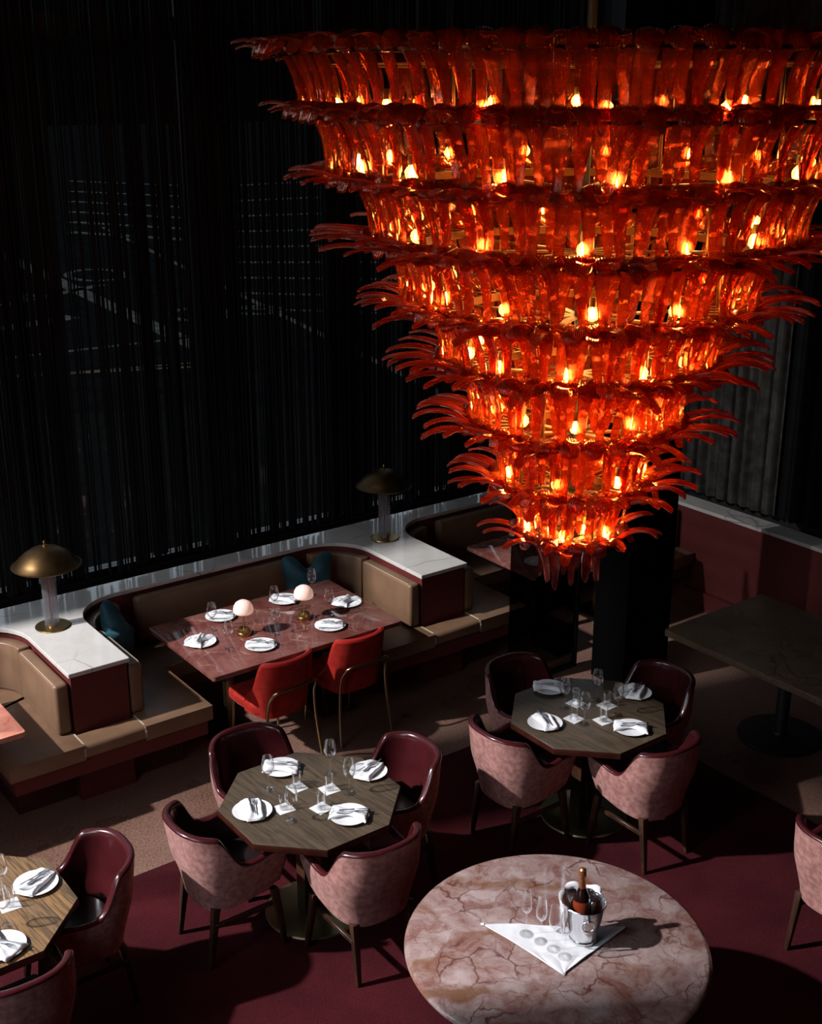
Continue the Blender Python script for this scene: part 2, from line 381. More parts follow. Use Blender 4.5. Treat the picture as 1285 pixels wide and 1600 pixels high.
# left wall: unseen openings, stepped to shape where the daylight falls
OP = [(2.2, 4.4, 2.2, 5.0), (5.85, 7.18, 2.4, 6.05), (7.18, 7.74, 2.4, 5.2), (7.74, 8.5, 2.4, 7.6)]   # added slats dim the last one's upper part
b = MB(); ys = YF
for (y0,y1,z0,z1) in OP:
    b.box(XL-.12, XL, ys, y0, 0, ZC); b.box(XL-.12, XL, y0, y1, 0, z0); b.box(XL-.12, XL, y0, y1, z1, ZC); ys = y1
b.box(XL-.12, XL, ys, YB, 0, ZC); struct(b.build('wall_left', M['dark_wall'], smooth=False))
b = MB(); z = 6.42
while z < 7.58: b.box(XL-.066, XL-.054, 7.74, 8.5, z, z+.054); z += .080
struct(b.build('trim_7', M['dark_wall'], smooth=False))  # slats put out of view to weaken the daylight on the right wall
# back wall: low wall behind the ledge, header, mullions and glass
b = MB(); b.box(XL, XR, YB, YB+.15, 0, .85); b.box(XL, XR, YB, YB+.15, 6.88, ZC); struct(b.build('wall_back', M['dark_wall'], smooth=False))
mull = [-1.55, 1.3, 4.42, 7.0, 8.6]
for i in range(4):
    x0, x1 = mull[i], mull[i+1]
    w = empty('window_%d' % (i+1), ((x0+x1)/2, YB+.08, .85)); struct(w)
    h = (x1-x0)/2
    f = MB(); f.box(-h, -h+.09, -.05, .05, 0, 6.05); f.box(h-.09, h, -.05, .05, 0, 6.05); f.box(-h+.09, h-.09, -.05, .05, 5.95, 6.05); f.box(-h+.09, h-.09, -.05, .05, 0, .06)
    f.box(-h+.09, h-.09, -.05, .05, 3.95, 4.10)
    f.build('window_frame', M['black_metal'], w)
    g = MB(); g.box(-h+.09, h-.09, -.006, .006, .06, 5.95); g.build('window_pane', M['window_glass'], w, smooth=False)

# street outside, seen through the strings
def ground(px, py, z=-.3):
    fw = Vector((FX*math.cos(PITCH), FY*math.cos(PITCH), -math.sin(PITCH))); up = Vector((FX*math.sin(PITCH), FY*math.sin(PITCH), math.cos(PITCH)))
    R = Vector((FY, -FX, 0)); d = fw*FPX + R*(px-642.5) - up*(py-800); t = (z-CAM_Z)/d.z
    return (CAM_Z*0+d.x*t, d.y*t)
b = MB(); b.box(-40, 120, YB+.4, 150, -.5, -.3); struct(b.build('ground_street', M['street'], smooth=False))
def painted(name, quads, mat, label, cat, z=-.3):
    b = MB()
    for q in quads: b.prism(q, z, z+.008)
    o = b.build(name, M[mat], smooth=False); o['kind'] = 'structure'; return o
def line(p, q, w):
    p, q = Vector(p), Vector(q); n = (q-p).normalized(); n = Vector((-n.y, n.x))*w/2
    return [tuple(p-n), tuple(q-n), tuple(q+n), tuple(p+n)]
painted('trim_1', [line(ground(-10,392), ground(330,552), .42), line(ground(160,355), ground(700,620), .16)], 'road_paint', '', '')
painted('trim_2', [line(ground(0,478), ground(160,445), .3), line(ground(0,515), ground(115,495), .5), line(ground(10,560), ground(320,525), .14), line(ground(20,590), ground(330,565), .10)], 'road_paint', '', '')
painted('trim_3', [line(ground(25,588), ground(330,572), .12)], 'road_paint_orange', '', '')
qs = []
for k in range(9):
    a = ground(370, 290+24*k); c2 = ground(640, 275+27*k)
    qs.append(line(a, c2, .05*(11-k)))
for k in range(6):
    qs.append(line(ground(110, 283+16*k), ground(330, 292+17*k), .45))
painted('trim_4', qs, 'road_paint', '', '')
def ellipse_mark(px, py, rx, ry):
    q = []
    for i in range(16):
        a0, a1 = 2*PI*i/16, 2*PI*(i+1)/16
        q.append(line(ground(px+rx*math.cos(a0), py+ry*math.sin(a0)), ground(px+rx*math.cos(a1), py+ry*math.sin(a1)), .2))
    return q
painted('trim_5', ellipse_mark(150,430,45,9)+ellipse_mark(310,492,45,10)+ellipse_mark(45,464,12,3)+ellipse_mark(400,485,40,6), 'road_paint', '', '')
b = MB()
p0 = [ground(-60,660), ground(700,632), ground(900,800), ground(-60,950)]
b.prism([(x, max(y, YB+.5)) for x,y in p0], -.3, -.22)
struct(b.build('trim_6', pbr('pavement', (.005,.0054,.005), .95, noise_scale=6, noise_amt=.3, spec=0), smooth=False))

# string curtain along the back windows
b = MB(); rnd = random.Random(3)
x = XL+.1
while x < 8.3:
    dens = .5+.5*noise.noise(Vector((x*1.9, 3.1, 0))) + .25*noise.noise(Vector((x*6, 7.7, 0)))
    step = .0055+.024*max(0, dens)**2.0
    y = 8.40+rnd.uniform(-.06,.06)+.04*math.sin(x*7); w = rnd.choice([.004,.005,.006,.009])
    lean = rnd.uniform(-.03,.03)
    b.add([(x-w,y-w,.99),(x+w,y-w,.99),(x+w,y+w,.99),(x-w,y+w,.99),(x-w+lean,y-w,6.9),(x+w+lean,y-w,6.9),(x+w+lean,y+w,6.9),(x-w+lean,y+w,6.9)],
          [(0,1,5,4),(1,2,6,5),(2,3,7,6),(3,0,4,7)])
    x += step*rnd.uniform(.5,1.4)
    if rnd.random() < .035: x += rnd.uniform(.02,.055)
# denser gathers
for gx, gw, n in ((1.35,.10,30),(4.40,.13,46),(2.9,.06,14),(5.6,.07,14),(.2,.08,14),(6.6,.1,20)):
    for i in range(n):
        x = gx+rnd.uniform(-gw,gw); y = 8.40+rnd.uniform(-.07,.07); w = .007
        b.add([(x-w,y-w,.99),(x+w,y-w,.99),(x+w,y+w,.99),(x-w,y+w,.99),(x-w,y-w,6.9),(x+w,y-w,6.9),(x+w,y+w,6.9),(x-w,y+w,6.9)],
              [(0,1,5,4),(1,2,6,5),(2,3,7,6),(3,0,4,7)])
tag(b.build('string_curtain', M['string'], smooth=False), 'black string curtain hanging in front of the back windows', 'curtain', kind='stuff')
# cloth curtains on the right wall
def pleats(x0, y0, y1, z0, z1, amp, n, mat, name, label, seed):
    r = random.Random(seed); ph = r.random()*9
    def fn(u, v):
        y = y0+(y1-y0)*u; w = u*n*2*PI+ph
        d = amp*(math.sin(w)+.35*math.sin(2.3*w+1)+.25*noise.noise(Vector((u*14,v*1.5,seed))))*(0.75+.25*v)
        return (x0+d, y+.3*amp*math.cos(w), z0+(z1-z0)*v)
    b = MB(); nu = n*14
    b.grid(fn, nu, 12)
    b.grid(lambda u,v: (fn(u,v)[0]+.006, fn(u,v)[1], fn(u,v)[2]), nu, 12)
    return tag(b.build(name, M[mat]), label, 'curtain')
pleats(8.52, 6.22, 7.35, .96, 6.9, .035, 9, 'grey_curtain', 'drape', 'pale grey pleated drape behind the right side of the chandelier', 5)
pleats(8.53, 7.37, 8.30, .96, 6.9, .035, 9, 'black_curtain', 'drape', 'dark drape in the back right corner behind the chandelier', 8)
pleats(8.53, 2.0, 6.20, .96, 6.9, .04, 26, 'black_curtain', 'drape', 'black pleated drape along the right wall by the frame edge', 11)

# rug
b = MB(); b.box(-1.2, 6.15, -1.5, 6.03, .0, .014); o = b.build('rug', M['rug_pile'], bevel=.004, seg=1)
tag(o, 'large burgundy rug under the octagonal tables and round marble table', 'rug')

# dark column and smoked screen
b = MB(); b.box(6.5, 7.0, 6.0, 6.35, 0, ZC); struct(b.build('wall_column', M['black_lacquer'], bevel=.006))
t = empty('glass_screen', (6.13, 6.55, 0)); tag(t, 'smoked glass screen between far booth and black column', 'screen')
b = MB(); b.box(-.34, .36, -.006, .006, .03, 1.55); b.build('pane', M['smoked_glass'], t, smooth=False)
b = MB(); b.box(-.34, .36, -.02, .02, 0, .03); b.box(.36, .385, -.02, .02, 0, 1.58); b.build('frame', M['black_metal'], t)

# ------------------------------------------------------------------ banquettes
ZM = .94
def arc(cx, cy, r, a0, a1, n=10): return [(cx+r*math.cos(math.radians(a0+(a1-a0)*i/n)), cy+r*math.sin(math.radians(a0+(a1-a0)*i/n))) for i in range(n+1)]
def ledge_poly(d):
    r = .38
    P = [(XL+.02, 8.29-d), (XL+.02, 8.08+d)]
    P += arc(2.08, 7.70, r+d, 90, 0) + [(2.46+d, 7.0+d), (2.88-d, 7.0+d)] + arc(3.26, 7.70, r+d, 180, 90)
    P += arc(4.90, 7.70, r+d, 90, 0) + [(5.28+d, 7.0+d), (5.73-d, 7.0+d)] + arc(6.11, 7.70, r+d, 180, 90)
    P += arc(7.84, 7.70, r+d, 90, 0) + [(8.22+d, 2.0), (8.43-d, 2.0), (8.43-d, 8.29-d)]
    return P
b = MB(); b.prism(ledge_poly(0), ZM-.032, ZM)
tag(b.build('marble_ledge', M['white_marble'], bevel=.003, seg=1, angle=20), 'long white veined marble ledge capping the banquettes along the windows', 'ledge')
b = MB(); b.prism(ledge_poly(.018), 0, ZM-.032)
o = b.build('banquette_partition', M['maroon_panel'], smooth=False)
tag(o, 'maroon panelled low partition with projecting arms under the marble ledge', 'partition')

def stitch_line(b, pts, r=.0016): b.tube(pts, r, 5)
def booth(name, label, x0, x1, left_end=None):
    """U-shaped booth between two arms at x0 and x1"""
    t = empty(name, ((x0+x1)/2, 7.5, 0)); tag(t, label, 'banquette', 'tan leather banquette booths')
    ox, oy = (x0+x1)/2, 7.5
    def loc(P): return [(x-ox, y-oy) for x,y in P]
    sd, bd = .49, .53
    U = [(x0, 6.82), (x0+sd, 6.82), (x0+sd, 8.07-bd), (x1-sd, 8.07-bd), (x1-sd, 6.82), (x1, 6.82), (x1, 7.74)]+arc(x1-.38,7.70,.385,0,90,6)+arc(x0+.38,7.70,.385,90,180,6)
    def inset(P, e):
        return [(x0+.0, 6.82+e), (x0+sd-e, 6.82+e), (x0+sd-e, 8.07-bd+e), (x1-sd+e, 8.07-bd+e), (x1-sd+e, 6.82+e), (x1, 6.82+e), (x1, 8.0), (x0, 8.0)]
    b = MB(); b.prism(loc(U), .405, .51); b.build('seat_cushion', M['tan_leather'], t, bevel=.032, seg=4, angle=60)
    b = MB(); b.prism(loc(inset(U,.03)), .29, .405); b.build('fascia', M['maroon_panel'], t, smooth=False)
    b = MB(); b.prism(loc([(x0,7.1),(x0+sd-.11,7.1),(x0+sd-.11,8.0),(x0,8.0)]), 0, .29); b.prism(loc([(x1-sd+.11,7.1),(x1,7.1),(x1,8.0),(x1-sd+.11,8.0)]), 0, .29)
    b.prism(loc([(x0+sd-.11,7.66),(x1-sd+.11,7.66),(x1-sd+.11,8.0),(x0+sd-.11,8.0)]), 0, .29)
    b.build('plinth', M['maroon_dark'], t, smooth=False)
    # back and side cushions
    b = MB(); b.prism(loc([(x0+.50,7.99),(x1-.50,7.99),(x1-.50,8.085),(x0+.50,8.085)]), .512, .885); b.build('back_cushion', M['tan_leather'], t, bevel=.028, seg=3, angle=60)
    for s in (0, 1):
        if s == 0: A = arc(x0+.38,7.70,.39,92,178,8)+arc(x0+.38,7.70,.30,178,92,8)
        else: A = arc(x1-.38,7.70,.39,2,88,8)+arc(x1-.38,7.70,.30,88,2,8)
        b = MB(); b.prism(loc(A), .512, .872); b.build('corner_cushion', M['tan_leather'], t, bevel=.012, seg=2, angle=60)
        xa, xb = (x0-.005, x0+.095) if s == 0 else (x1-.095, x1+.005)
        b = MB(); b.prism(loc([(xa,7.02),(xb,7.02),(xb,7.68),(xa,7.68)]), .512, .872); c = b.build('side_cushion', M['tan_leather'], t, bevel=.026, seg=4, angle=60)
        xs = (xb-.012 if s == 0 else xa+.012)-ox
        b = MB(); stitch_line(b, [(xs, 7.045-oy, .55), (xs, 7.022-oy+.012, .57), (xs, 7.022-oy+.012, .84), (xs, 7.06-oy, .868), (xs, 7.64-oy, .868)], .0022); b.build('piping', M['stitch'], c)
    return t
booth('booth_banquette', 'tan leather booth at the left edge of the photo', .06, 2.46)
booth('booth_banquette', 'tan leather booth around the rectangular red marble table', 2.88, 5.28)
booth('booth_banquette', 'dark corner booth half hidden behind the chandelier tip', 5.73, 8.22)
for (xa, xb, lab) in ((2.46,2.88,'short tan leather seat strip in front of the left marble-topped arm'), (5.28,5.73,'short tan leather seat strip in front of the right marble-topped arm')):
    t = empty('seat_strip', ((xa+xb)/2, 6.9, 0)); tag(t, lab, 'seat', 'seat strips in front of the booth arms'); h = (xb-xa)/2
    b = MB(); b.box(-h-.03, h+.03, -.08, .105, .405, .51); b.build('cushion', M['tan_leather'], t, bevel=.032, seg=4, angle=60)
    b = MB()
    for sx_ in (-h, h):
        b = MB()
        for dx in (-.0035, .0035):
            b.tube([(sx_+dx, .10, .512), (sx_+dx, -.045, .512), (sx_+dx, -.072, .500), (sx_+dx, -.0825, .475), (sx_+dx, -.0825, .43)], .0018, 5)
        b.box(sx_-.0035, sx_+.0035, -.045, .10, .5095, .5112)
        b.build('seam_stitching', M['stitch'], t)
    b = MB(); b.box(-h, h, -.05, .115, .29, .405); b.build('fascia', M['maroon_panel'], t, smooth=False)
    b = MB(); b.box(-h, h, .2, .55, 0, .29); b.build('plinth', M['maroon_dark'], t, smooth=False)
b = MB(); b.box(8.20, 8.24, 2.0, 6.90, 0, .17); struct(b.build('baseboard_right', M['maroon_panel'], smooth=False))

# ------------------------------------------------------------------ big brass lamps on the ledge
def ledge_lamp():
    t = empty('table_lamp')
    b = MB(); b.lathe([(0,0),(.118,0),(.120,.006),(.118,.010),(.035,.012),(.032,.030),(0,.030)], 40); b.build('base', M['brass'], t)
    n = 72; prof = [.014,.40]
    b = MB(); b.grid(lambda u,v: ((.047+.0028*math.cos(18*2*PI*u))*math.cos(2*PI*u), (.047+.0028*math.cos(18*2*PI*u))*math.sin(2*PI*u), .014+.44*v), 144, 2, cu=True)
    b.grid(lambda u,v: (.040*math.cos(2*PI*u), .040*math.sin(2*PI*u), .014+.44*v), 36, 2, cu=True)
    b.build('glass_column', M['ribbed_glass'], t)
    b = MB(); b.lathe([(0,.012),(.008,.012),(.008,.60),(0,.60)], 12); b.build('stem', M['aged_brass'], t)
    sh = [(.014,.598),(.05,.592),(.10,.573),(.15,.540),(.19,.502),(.222,.468),(.236,.462),(.232,.456),(.216,.460),(.185,.494),(.147,.532),(.098,.564),(.05,.583),(.014,.588)]
    b = MB(); b.lathe(sh, 64, closed=True); b.build('lamp_shade', M['aged_brass'], t)
    b = MB(); b.lathe([(0,.585),(.014,.585),(.014,.602),(.007,.606),(.006,.616),(.010,.624),(.007,.634),(0,.638)], 16); b.build('finial', M['brass'], t)
    return t
L0 = ledge_lamp(); L0.location = (2.66, 7.775, ZM+.0005); tag(L0, 'brass dome lamp on the marble ledge at the left edge of the photo', 'lamp', 'brass dome lamps on the marble ledge')
L1 = copy_tree(L0); L1.location = (5.53, 7.845, ZM+.0005); tag(L1, 'brass dome lamp on the ledge between teal pillow and chandelier', 'lamp')

# ------------------------------------------------------------------ pillows
def pillow(name, label, loc, rot, dent):
    b = MB(); s = .215
    def fn(u, v):
        th_ = 2*PI*u; ph = PI*(v-.5)
        cx, sx2 = math.cos(th_), math.sin(th_)
        k = (abs(cx)**9+abs(sx2)**9)**(-1/9)*(1-.07*abs(math.cos(2*th_))**2)
        r = math.cos(ph)
        r = abs(r)**.45
        x, z = k*cx*r*s, k*sx2*r*s
        pinch = 1-.10*(1-abs(x/s))*0
        edge = max(abs(x), abs(z))/s
        y = math.copysign(1, math.sin(ph))*abs(math.sin(ph))**.8*.085*(1-.55*edge**3)
        # chopped top edge
        if z > 0:
            d = math.exp(-(x/(.35*s))**2)*(z/s)**1.5
            z -= dent*d; y *= 1-.35*d
        x *= 1-.08*math.cos(PI*z/s/2)**2; 
        n_ = noise.noise(Vector((x*9+loc[0], z*9, y*6)))
        return (x+.006*n_, y+.018*n_, z+.005*n_)
    b.grid(fn, 64, 25, cu=True)
    o = b.build(name, M['teal_velvet'], weld=True, angle=80); o.location = loc; o.rotation_euler = rot
    return tag(o, label, 'pillow', 'teal velvet pillows')
pillow('pillow', 'teal velvet pillow slumped in the left corner of the booth', (3.085, 7.70, .765), (math.radians(-20), math.radians(-28), math.radians(62)), .10)
pillow('pillow', 'chopped teal velvet pillow in the right corner of the booth', (4.82, 7.90, .722), (math.radians(-14), 0, math.radians(-18)), .12)

# ------------------------------------------------------------------ chairs
def smooth01(t): t = max(0, min(1, t)); return t*t*(3-2*t)
def barrel_chair():
    t = empty('barrel_chair')
    Wd, Db, Ff = .275, .265, .235      # half width, back depth, front reach
    def plan(s, off=0.0):
        # s in [-1,1] along the U, 0 = back centre; returns x,y and the outward normal
        a = abs(s); sg = 1 if s >= 0 else -1
        if a < .62:
            w = a/.62*PI/2
            n = 2.7; cx = math.sin(w)**(2/n); cy = math.cos(w)**(2/n)
            x = Wd*cx; y = -Db*cy
            nx, ny = cx**(n-1)/Wd, -(cy**(n-1))/Db
        else:
            q = (a-.62)/.38; x = Wd-.018*q*q; y = Ff*q; nx, ny = 1, .1*q
        l = math.hypot(nx, ny); nx, ny = nx/l, ny/l
        return sg*(x-off*nx), y-off*ny
    def top(s):
        a = abs(s)
        h = .835 - .02*(a/.4)**2 if a < .4 else .815
        h2 = .622+.018*smooth01((a-.66)/.2)-.014*smooth01((a-.93)/.07)
        k = smooth01((a-.40)/.22)
        return h*(1-k)+h2*k
    def bot(s):
        a = abs(s); return .335+.05*smooth01((a-.15)/.85)+.02*smooth01((a-.85)/.15)
    def flare(z): return .80+.20*smooth01((z-.30)/.34)
    def lean(s, z):
        a = abs(s); return -.05*max(0,(z-.5)/.33)*smooth01(1-a/.62)
    TH = .042
    def outer(u, v):
        s = -1+2*u; zt = top(s)-.012; zb = bot(s); z = zb+(zt-zb)*v
        x, y = plan(s); k = flare(z); return (x*k, y*k+lean(s,z), z)
    b = MB(); b.grid(outer, 73, 15)
    def under(u, v):   # bottom return
        s = -1+2*u; z = bot(s); x, y = plan(s, .0+.05*v); k = flare(z); return (x*k, y*k+lean(s,z), z+.012*v)
    b.grid(under, 73, 3)
    b.build('shell', M['pink_velvet'], t, angle=60, weld=True)
    def inner(u, v):
        s = -1+2*u; zt = top(s)
        if v < .3:      # rolled rim
            w = PI*v/.3; off = TH/2*(1-math.cos(w)); z = zt-.014+math.sin(w)*.016
            k = flare(z); x, y = plan(s, off-.002); return (x*k, y*k+lean(s,z), z)
        q = (v-.3)/.7; z = zt-.014-(zt-.014-.40)*q
        k = flare(z); x, y = plan(s, TH); return (x*k, y*k+lean(s,z)*1.0, z)
    b = MB(); b.grid(inner, 73, 24); 
    # front ends of the arms
    for sgn in (-1, 1):
        def endf(u, v):
            zt = top(1)-.006; zb = bot(1); z = zb+(zt-zb)*v; k = flare(z)
            w = PI*u; off = TH/2*(1-math.cos(w)); x, y = plan(1, off); return (sgn*x*k, (Ff*k+math.sin(w)*.016), z)
        b.grid(endf, 9, 8)
    b.build('lining', M['burgundy_leather'], t, angle=70, weld=True)
    # seat
    def P(e): return [(x*(1-e), y*(1-e)) for x,y in [plan(-1+2*i/24, TH+.004) for i in range(25)]]
    pts = [(x*.88, y*.88+.0) for x,y in P(0)]
    pts[0] = (pts[0][0], .215); pts[-1] = (pts[-1][0], .215)
    b = MB(); b.prism([(x, y) for x,y in pts], .365, .47); b.build('seat', M['black_leather'], t, bevel=.022, seg=3, angle=60)
    b = MB(); b.prism([(x*.9, y*.9) for x,y in pts], .335, .366); b.build('seat_frame', M['walnut_leg'], t, smooth=False)
    # legs
    for (x0, y0, x1, y1) in ((-.175,-.165,-.185,-.215),(.175,-.165,.185,-.215),(-.205,.175,-.235,.215),(.205,.175,.235,.215)):
        b = MB(); a, c = .021, .0125
        b.add([(x0-a,y0-a,.36),(x0+a,y0-a,.36),(x0+a,y0+a,.36),(x0-a,y0+a,.36),(x1-c,y1-c,.0),(x1+c,y1-c,.0),(x1+c,y1+c,.0),(x1-c,y1+c,.0)],
              [(0,1,2,3),(7,6,5,4),(0,4,5,1),(1,5,6,2),(2,6,7,3),(3,7,4,0)])
        b.build('leg', M['walnut_leg'], t, bevel=.004, seg=2)
    for s_ in (-1,1):
        b = MB(); b.box(s_*.19-.01,s_*.19+.01,-.18,.19,.245,.27); b.build('stretcher', M['walnut_leg'], t, bevel=.002, seg=1)
    return t
BC = barrel_chair(); used_bc = [False]
def place_barrel(x, y, rz, label, z=.014):
    o = BC if not used_bc[0] else copy_tree(BC); used_bc[0] = True
    o.location = (x, y, z); o.rotation_euler = (0,0,rz); tag(o, label, 'chair', 'pink velvet barrel chairs'); return o
T1, T2, T3, T4 = (3.096,5.121), (5.025,4.91), (1.235,5.235), (5.71,3.02)
# facing: chair front is +Y in its own frame
def four(T, which, names):
    for k, (dx, dy, rz) in dict(L=(-.50,.08,-PI/2), F=(.03,-.47,0), B=(-.03,.50,PI), R=(.51,-.01,PI/2)).items():
        if k in which: place_barrel(T[0]+dx, T[1]+dy, rz, names[k])
four(T1, 'LFBR', dict(L='pink barrel chair at the front left of the middle octagonal table', F='pink barrel chair at the front right of the middle octagonal table',
     B='dark leather-lined barrel chair behind the left side of the middle octagonal table', R='glossy burgundy-lined barrel chair at the back right of the middle octagonal table'))
four(T2, 'LFBR', dict(L='pink barrel chair at the front left of the right octagonal table', F='pink barrel chair at the front right of the right octagonal table',
     B='shadowed barrel chair behind the left side of the right octagonal table', R='glossy barrel chair at the back right of the right octagonal table'))
four(T3, 'RF', dict(R='burgundy-lined barrel chair right of the cut-off table at the left edge', F='barrel chair cut off by the photo\'s bottom left corner'))
four(T4, 'L', dict(L='pink barrel chair cut off by the right edge of the photo'))

def red_chair():
    t = empty('red_chair')
    # seat (front = +Y)
    P = [(-.205,.235),(-.22,.10),(-.215,-.12),(-.17,-.20),(.17,-.20),(.215,-.12),(.22,.10),(.205,.235)]
    b = MB(); b.prism(P, .385, .475); b.build('seat', M['red_velvet'], t, bevel=.03, seg=4, angle=60)
    # wrap back: goes from the seat sides up and around
    def fr(s, off):
        w = s*math.radians(82); n = 3.2
        cx = abs(math.sin(w))**(2/n)*(1 if s >= 0 else -1); cy = abs(math.cos(w))**(2/n)
        return cx*(.235-off), -.03-cy*(.205-off)
    def sh(u, v, off):
        s = -1+2*u; a = abs(s)
        zt = .80-.012*a*a if a < .62 else .80-.012*.3844-(.355)*smooth01((a-.60)/.42)**1.1
        zb = .375+.0*a
        z = zb+(zt-zb)*v
        x, y = fr(s, off); k = .90+.13*smooth01((z-.38)/.3); 
        y2 = y*1.0-.09*max(0,(z-.42)/.38)*(1-a*.6)
        # arms reach forward low down
        if a > .6: y2 += .10*smooth01((a-.6)/.4)*(1-smooth01((z-.45)/.2))
        return (x*k, y2, z)
    b = MB(); nu = 61; nv = 14
    b.grid(lambda u,v: sh(u,v,0), nu, nv); b.grid(lambda u,v: sh(u,v,.04), nu, nv)
    b.grid(lambda u,v: [ (1-v)*p+v*q for p,q in zip(sh(u,0,0), sh(u,0,.04))], nu, 2)
    for u0 in (0, 1): b.grid(lambda u,v: [(1-u)*p+u*q for p,q in zip(sh(u0,v,0), sh(u0,v,.04))], 2, nv)
    b.build('backrest', M['red_velvet'], t, weld=True, angle=60)
    b = MB(); b.tube([sh(i/60,1,.02) for i in range(61)], .0215, 8); b.build('piping', M['red_piping'], t)
    # rear tube frame: foot, up, across the back, down
    pts = []
    side = [(.225,-.30,.0),(.205,-.262,.30),(.193,-.262,.50),(.183,-.30,.585),(.165,-.325,.615),(.12,-.338,.628)]
    path = [Vector(p) for p in side]; path = path+[Vector((0,-.345,.630))]+[Vector((-p.x,p.y,p.z)) for p in reversed(path)]
    fine = []
    for i in range(len(path)-1):
        p0,p1,p2,p3 = path[max(i-1,0)],path[i],path[i+1],path[min(i+2,len(path)-1)]
        for k in range(5):
            q = k/5; fine.append(.5*((2*p1)+(p2-p0)*q+(2*p0-5*p1+4*p2-p3)*q*q+(3*p1-p0-3*p2+p3)*q**3))
    fine.append(path[-1])
    b = MB(); b.tube(fine, .0115, 10); b.build('rear_frame', M['tube_brass'], t)
    for s in (-1,1):
        b = MB(); b.tube([(s*.185,.19,.39),(s*.20,.215,.0)], [.011,.009], 10); b.build('leg', M['tube_brass'], t)
    return t
R0 = red_chair(); R0.location = (3.84, 6.86, 0); R0.rotation_euler = (0,0,math.radians(4)); tag(R0, 'bright red velvet dining chair with brass legs, left of the pair', 'chair', 'red velvet dining chairs')
R1 = copy_tree(R0); R1.location = (4.46, 6.87, 0); R1.rotation_euler = (0,0,math.radians(1)); tag(R1, 'red velvet dining chair half in shadow, right of the pair', 'chair')

# ------------------------------------------------------------------ tables
def octagon(R, rot=0): return [(R*math.cos(PI/8+i*PI/4+rot), R*math.sin(PI/8+i*PI/4+rot)) for i in range(8)]
def oct_table(mat):
    t = empty('octagonal_table')
    b = MB(); b.prism(octagon(.512), .746, .750); b.prism(octagon(.505), .72, .7459); b.build('tabletop', M[mat], t, bevel=.0008, seg=1)
    b = MB(); b.prism(octagon(.514), .708, .7455); b.build('edge_band', M['mahogany_edge'], t, bevel=.003, seg=2)
    b = MB(); b.lathe([(0,.014),(.275,.014),(.28,.018),(.275,.028),(.05,.034),(0,.034)], 56); b.build('base', M['base_brass'], t)
    b = MB()
    for s in (-1,1): b.box(s*.055-.028, s*.055+.028, -.045, .045, .034, .66)
    b.box(-.2,.2,-.045,.045,.66,.708); b.build('column', M['walnut_leg'], t, bevel=.003, seg=1)
    return t
OT = oct_table('oak_top'); OT.location = (*T1, 0); tag(OT, 'octagonal oak table in the middle of the foreground, set for four', 'table', 'octagonal dining tables')
o = copy_tree(OT); o.location = (*T2, 0); tag(o, 'dimly lit octagonal table below and right of the chandelier tip', 'table')
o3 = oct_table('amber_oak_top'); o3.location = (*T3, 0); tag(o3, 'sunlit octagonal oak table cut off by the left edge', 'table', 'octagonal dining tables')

def rect_table(name, label, x0, x1, y0, y1, mat, peds, th=.035, legmat='tube_brass', corner=.02):
    cx, cy = (x0+x1)/2, (y0+y1)/2; t = empty(name, (cx, cy, 0)); tag(t, label, 'table')
    hx, hy = (x1-x0)/2, (y1-y0)/2
    P = arc(hx-corner,hy-corner,corner,0,90,4)+arc(-hx+corner,hy-corner,corner,90,180,4)+arc(-hx+corner,-hy+corner,corner,180,270,4)+arc(hx-corner,-hy+corner,corner,270,360,4)
    b = MB(); b.prism(P, .75-th, .75); b.build('tabletop', M[mat], t, bevel=.004, seg=2)
    for px, py in peds:
        b = MB(); b.box(px-cx-.03, px-cx+.03, py-cy-.03, py-cy+.03, .012, .75-th); b.build('column', M[legmat], t, bevel=.004, seg=2)
        b = MB(); b.box(px-cx-.16, px-cx+.16, py-cy-.22, py-cy+.22, .0, .012); b.build('base', M[legmat], t, bevel=.004, seg=2)
    return t
rect_table('marble_table', 'rectangular red marble table in the lit booth, set for six', 3.355, 4.915, 6.75, 7.76, 'red_marble', [(3.70,7.22),(4.52,7.22)])
rect_table('marble_table', 'coral marble table corner cut off by the left edge', .52, 2.09, 6.79, 7.72, 'coral_marble', [(.9,7.25),(1.75,7.25)])
rect_table('marble_table', 'dark marble table in the corner booth behind the chandelier tip', 6.27, 7.75, 6.80, 7.68, 'red_marble', [(6.6,7.2),(7.4,7.2)])
t = rect_table('pedestal_table', 'dark square table on a round pedestal at the right edge', 6.36, 7.46, 4.12, 5.50, 'brown_marble', [], th=.05)
b = MB(); b.lathe([(0,0),(.30,0),(.305,.008),(.30,.018),(.06,.03),(.048,.05),(.048,.70),(0,.70)], 48); b.build('pedestal', M['black_metal'], t)

# round marble table
RC = (3.362, 3.412)
t = empty('round_marble_table', (*RC, 0)); tag(t, 'large round rose marble table in the foreground with champagne on it', 'table')
b = MB(); b.lathe([(0,.708),(.675,.708),(.697,.716),(.705,.729),(.697,.742),(.680,.750),(0,.750)], 128); b.build('tabletop', M['rose_marble'], t)
for k in range(4):
    a = math.radians(100+90*k)
    b = MB(); c_, s_ = math.cos(a), math.sin(a)
    pts = [(.50,.708),(.60,.708),(.44,.014),(.30,.014)]
    vs = []
    for sd in (-.05,.05):
        for r_, z_ in pts: vs.append((r_*c_-sd*s_, r_*s_+sd*c_, z_))
    b.add(vs, [(0,1,2,3),(7,6,5,4),(0,4,5,1),(1,5,6,2),(2,6,7,3),(3,7,4,0)]); b.build('leg', M['black_metal'], t, bevel=.006, seg=2)
b = MB(); b.lathe([(0,.10),(.36,.10),(.36,.14),(0,.14)], 48); b.build('lower_shelf', M['black_metal'], t)

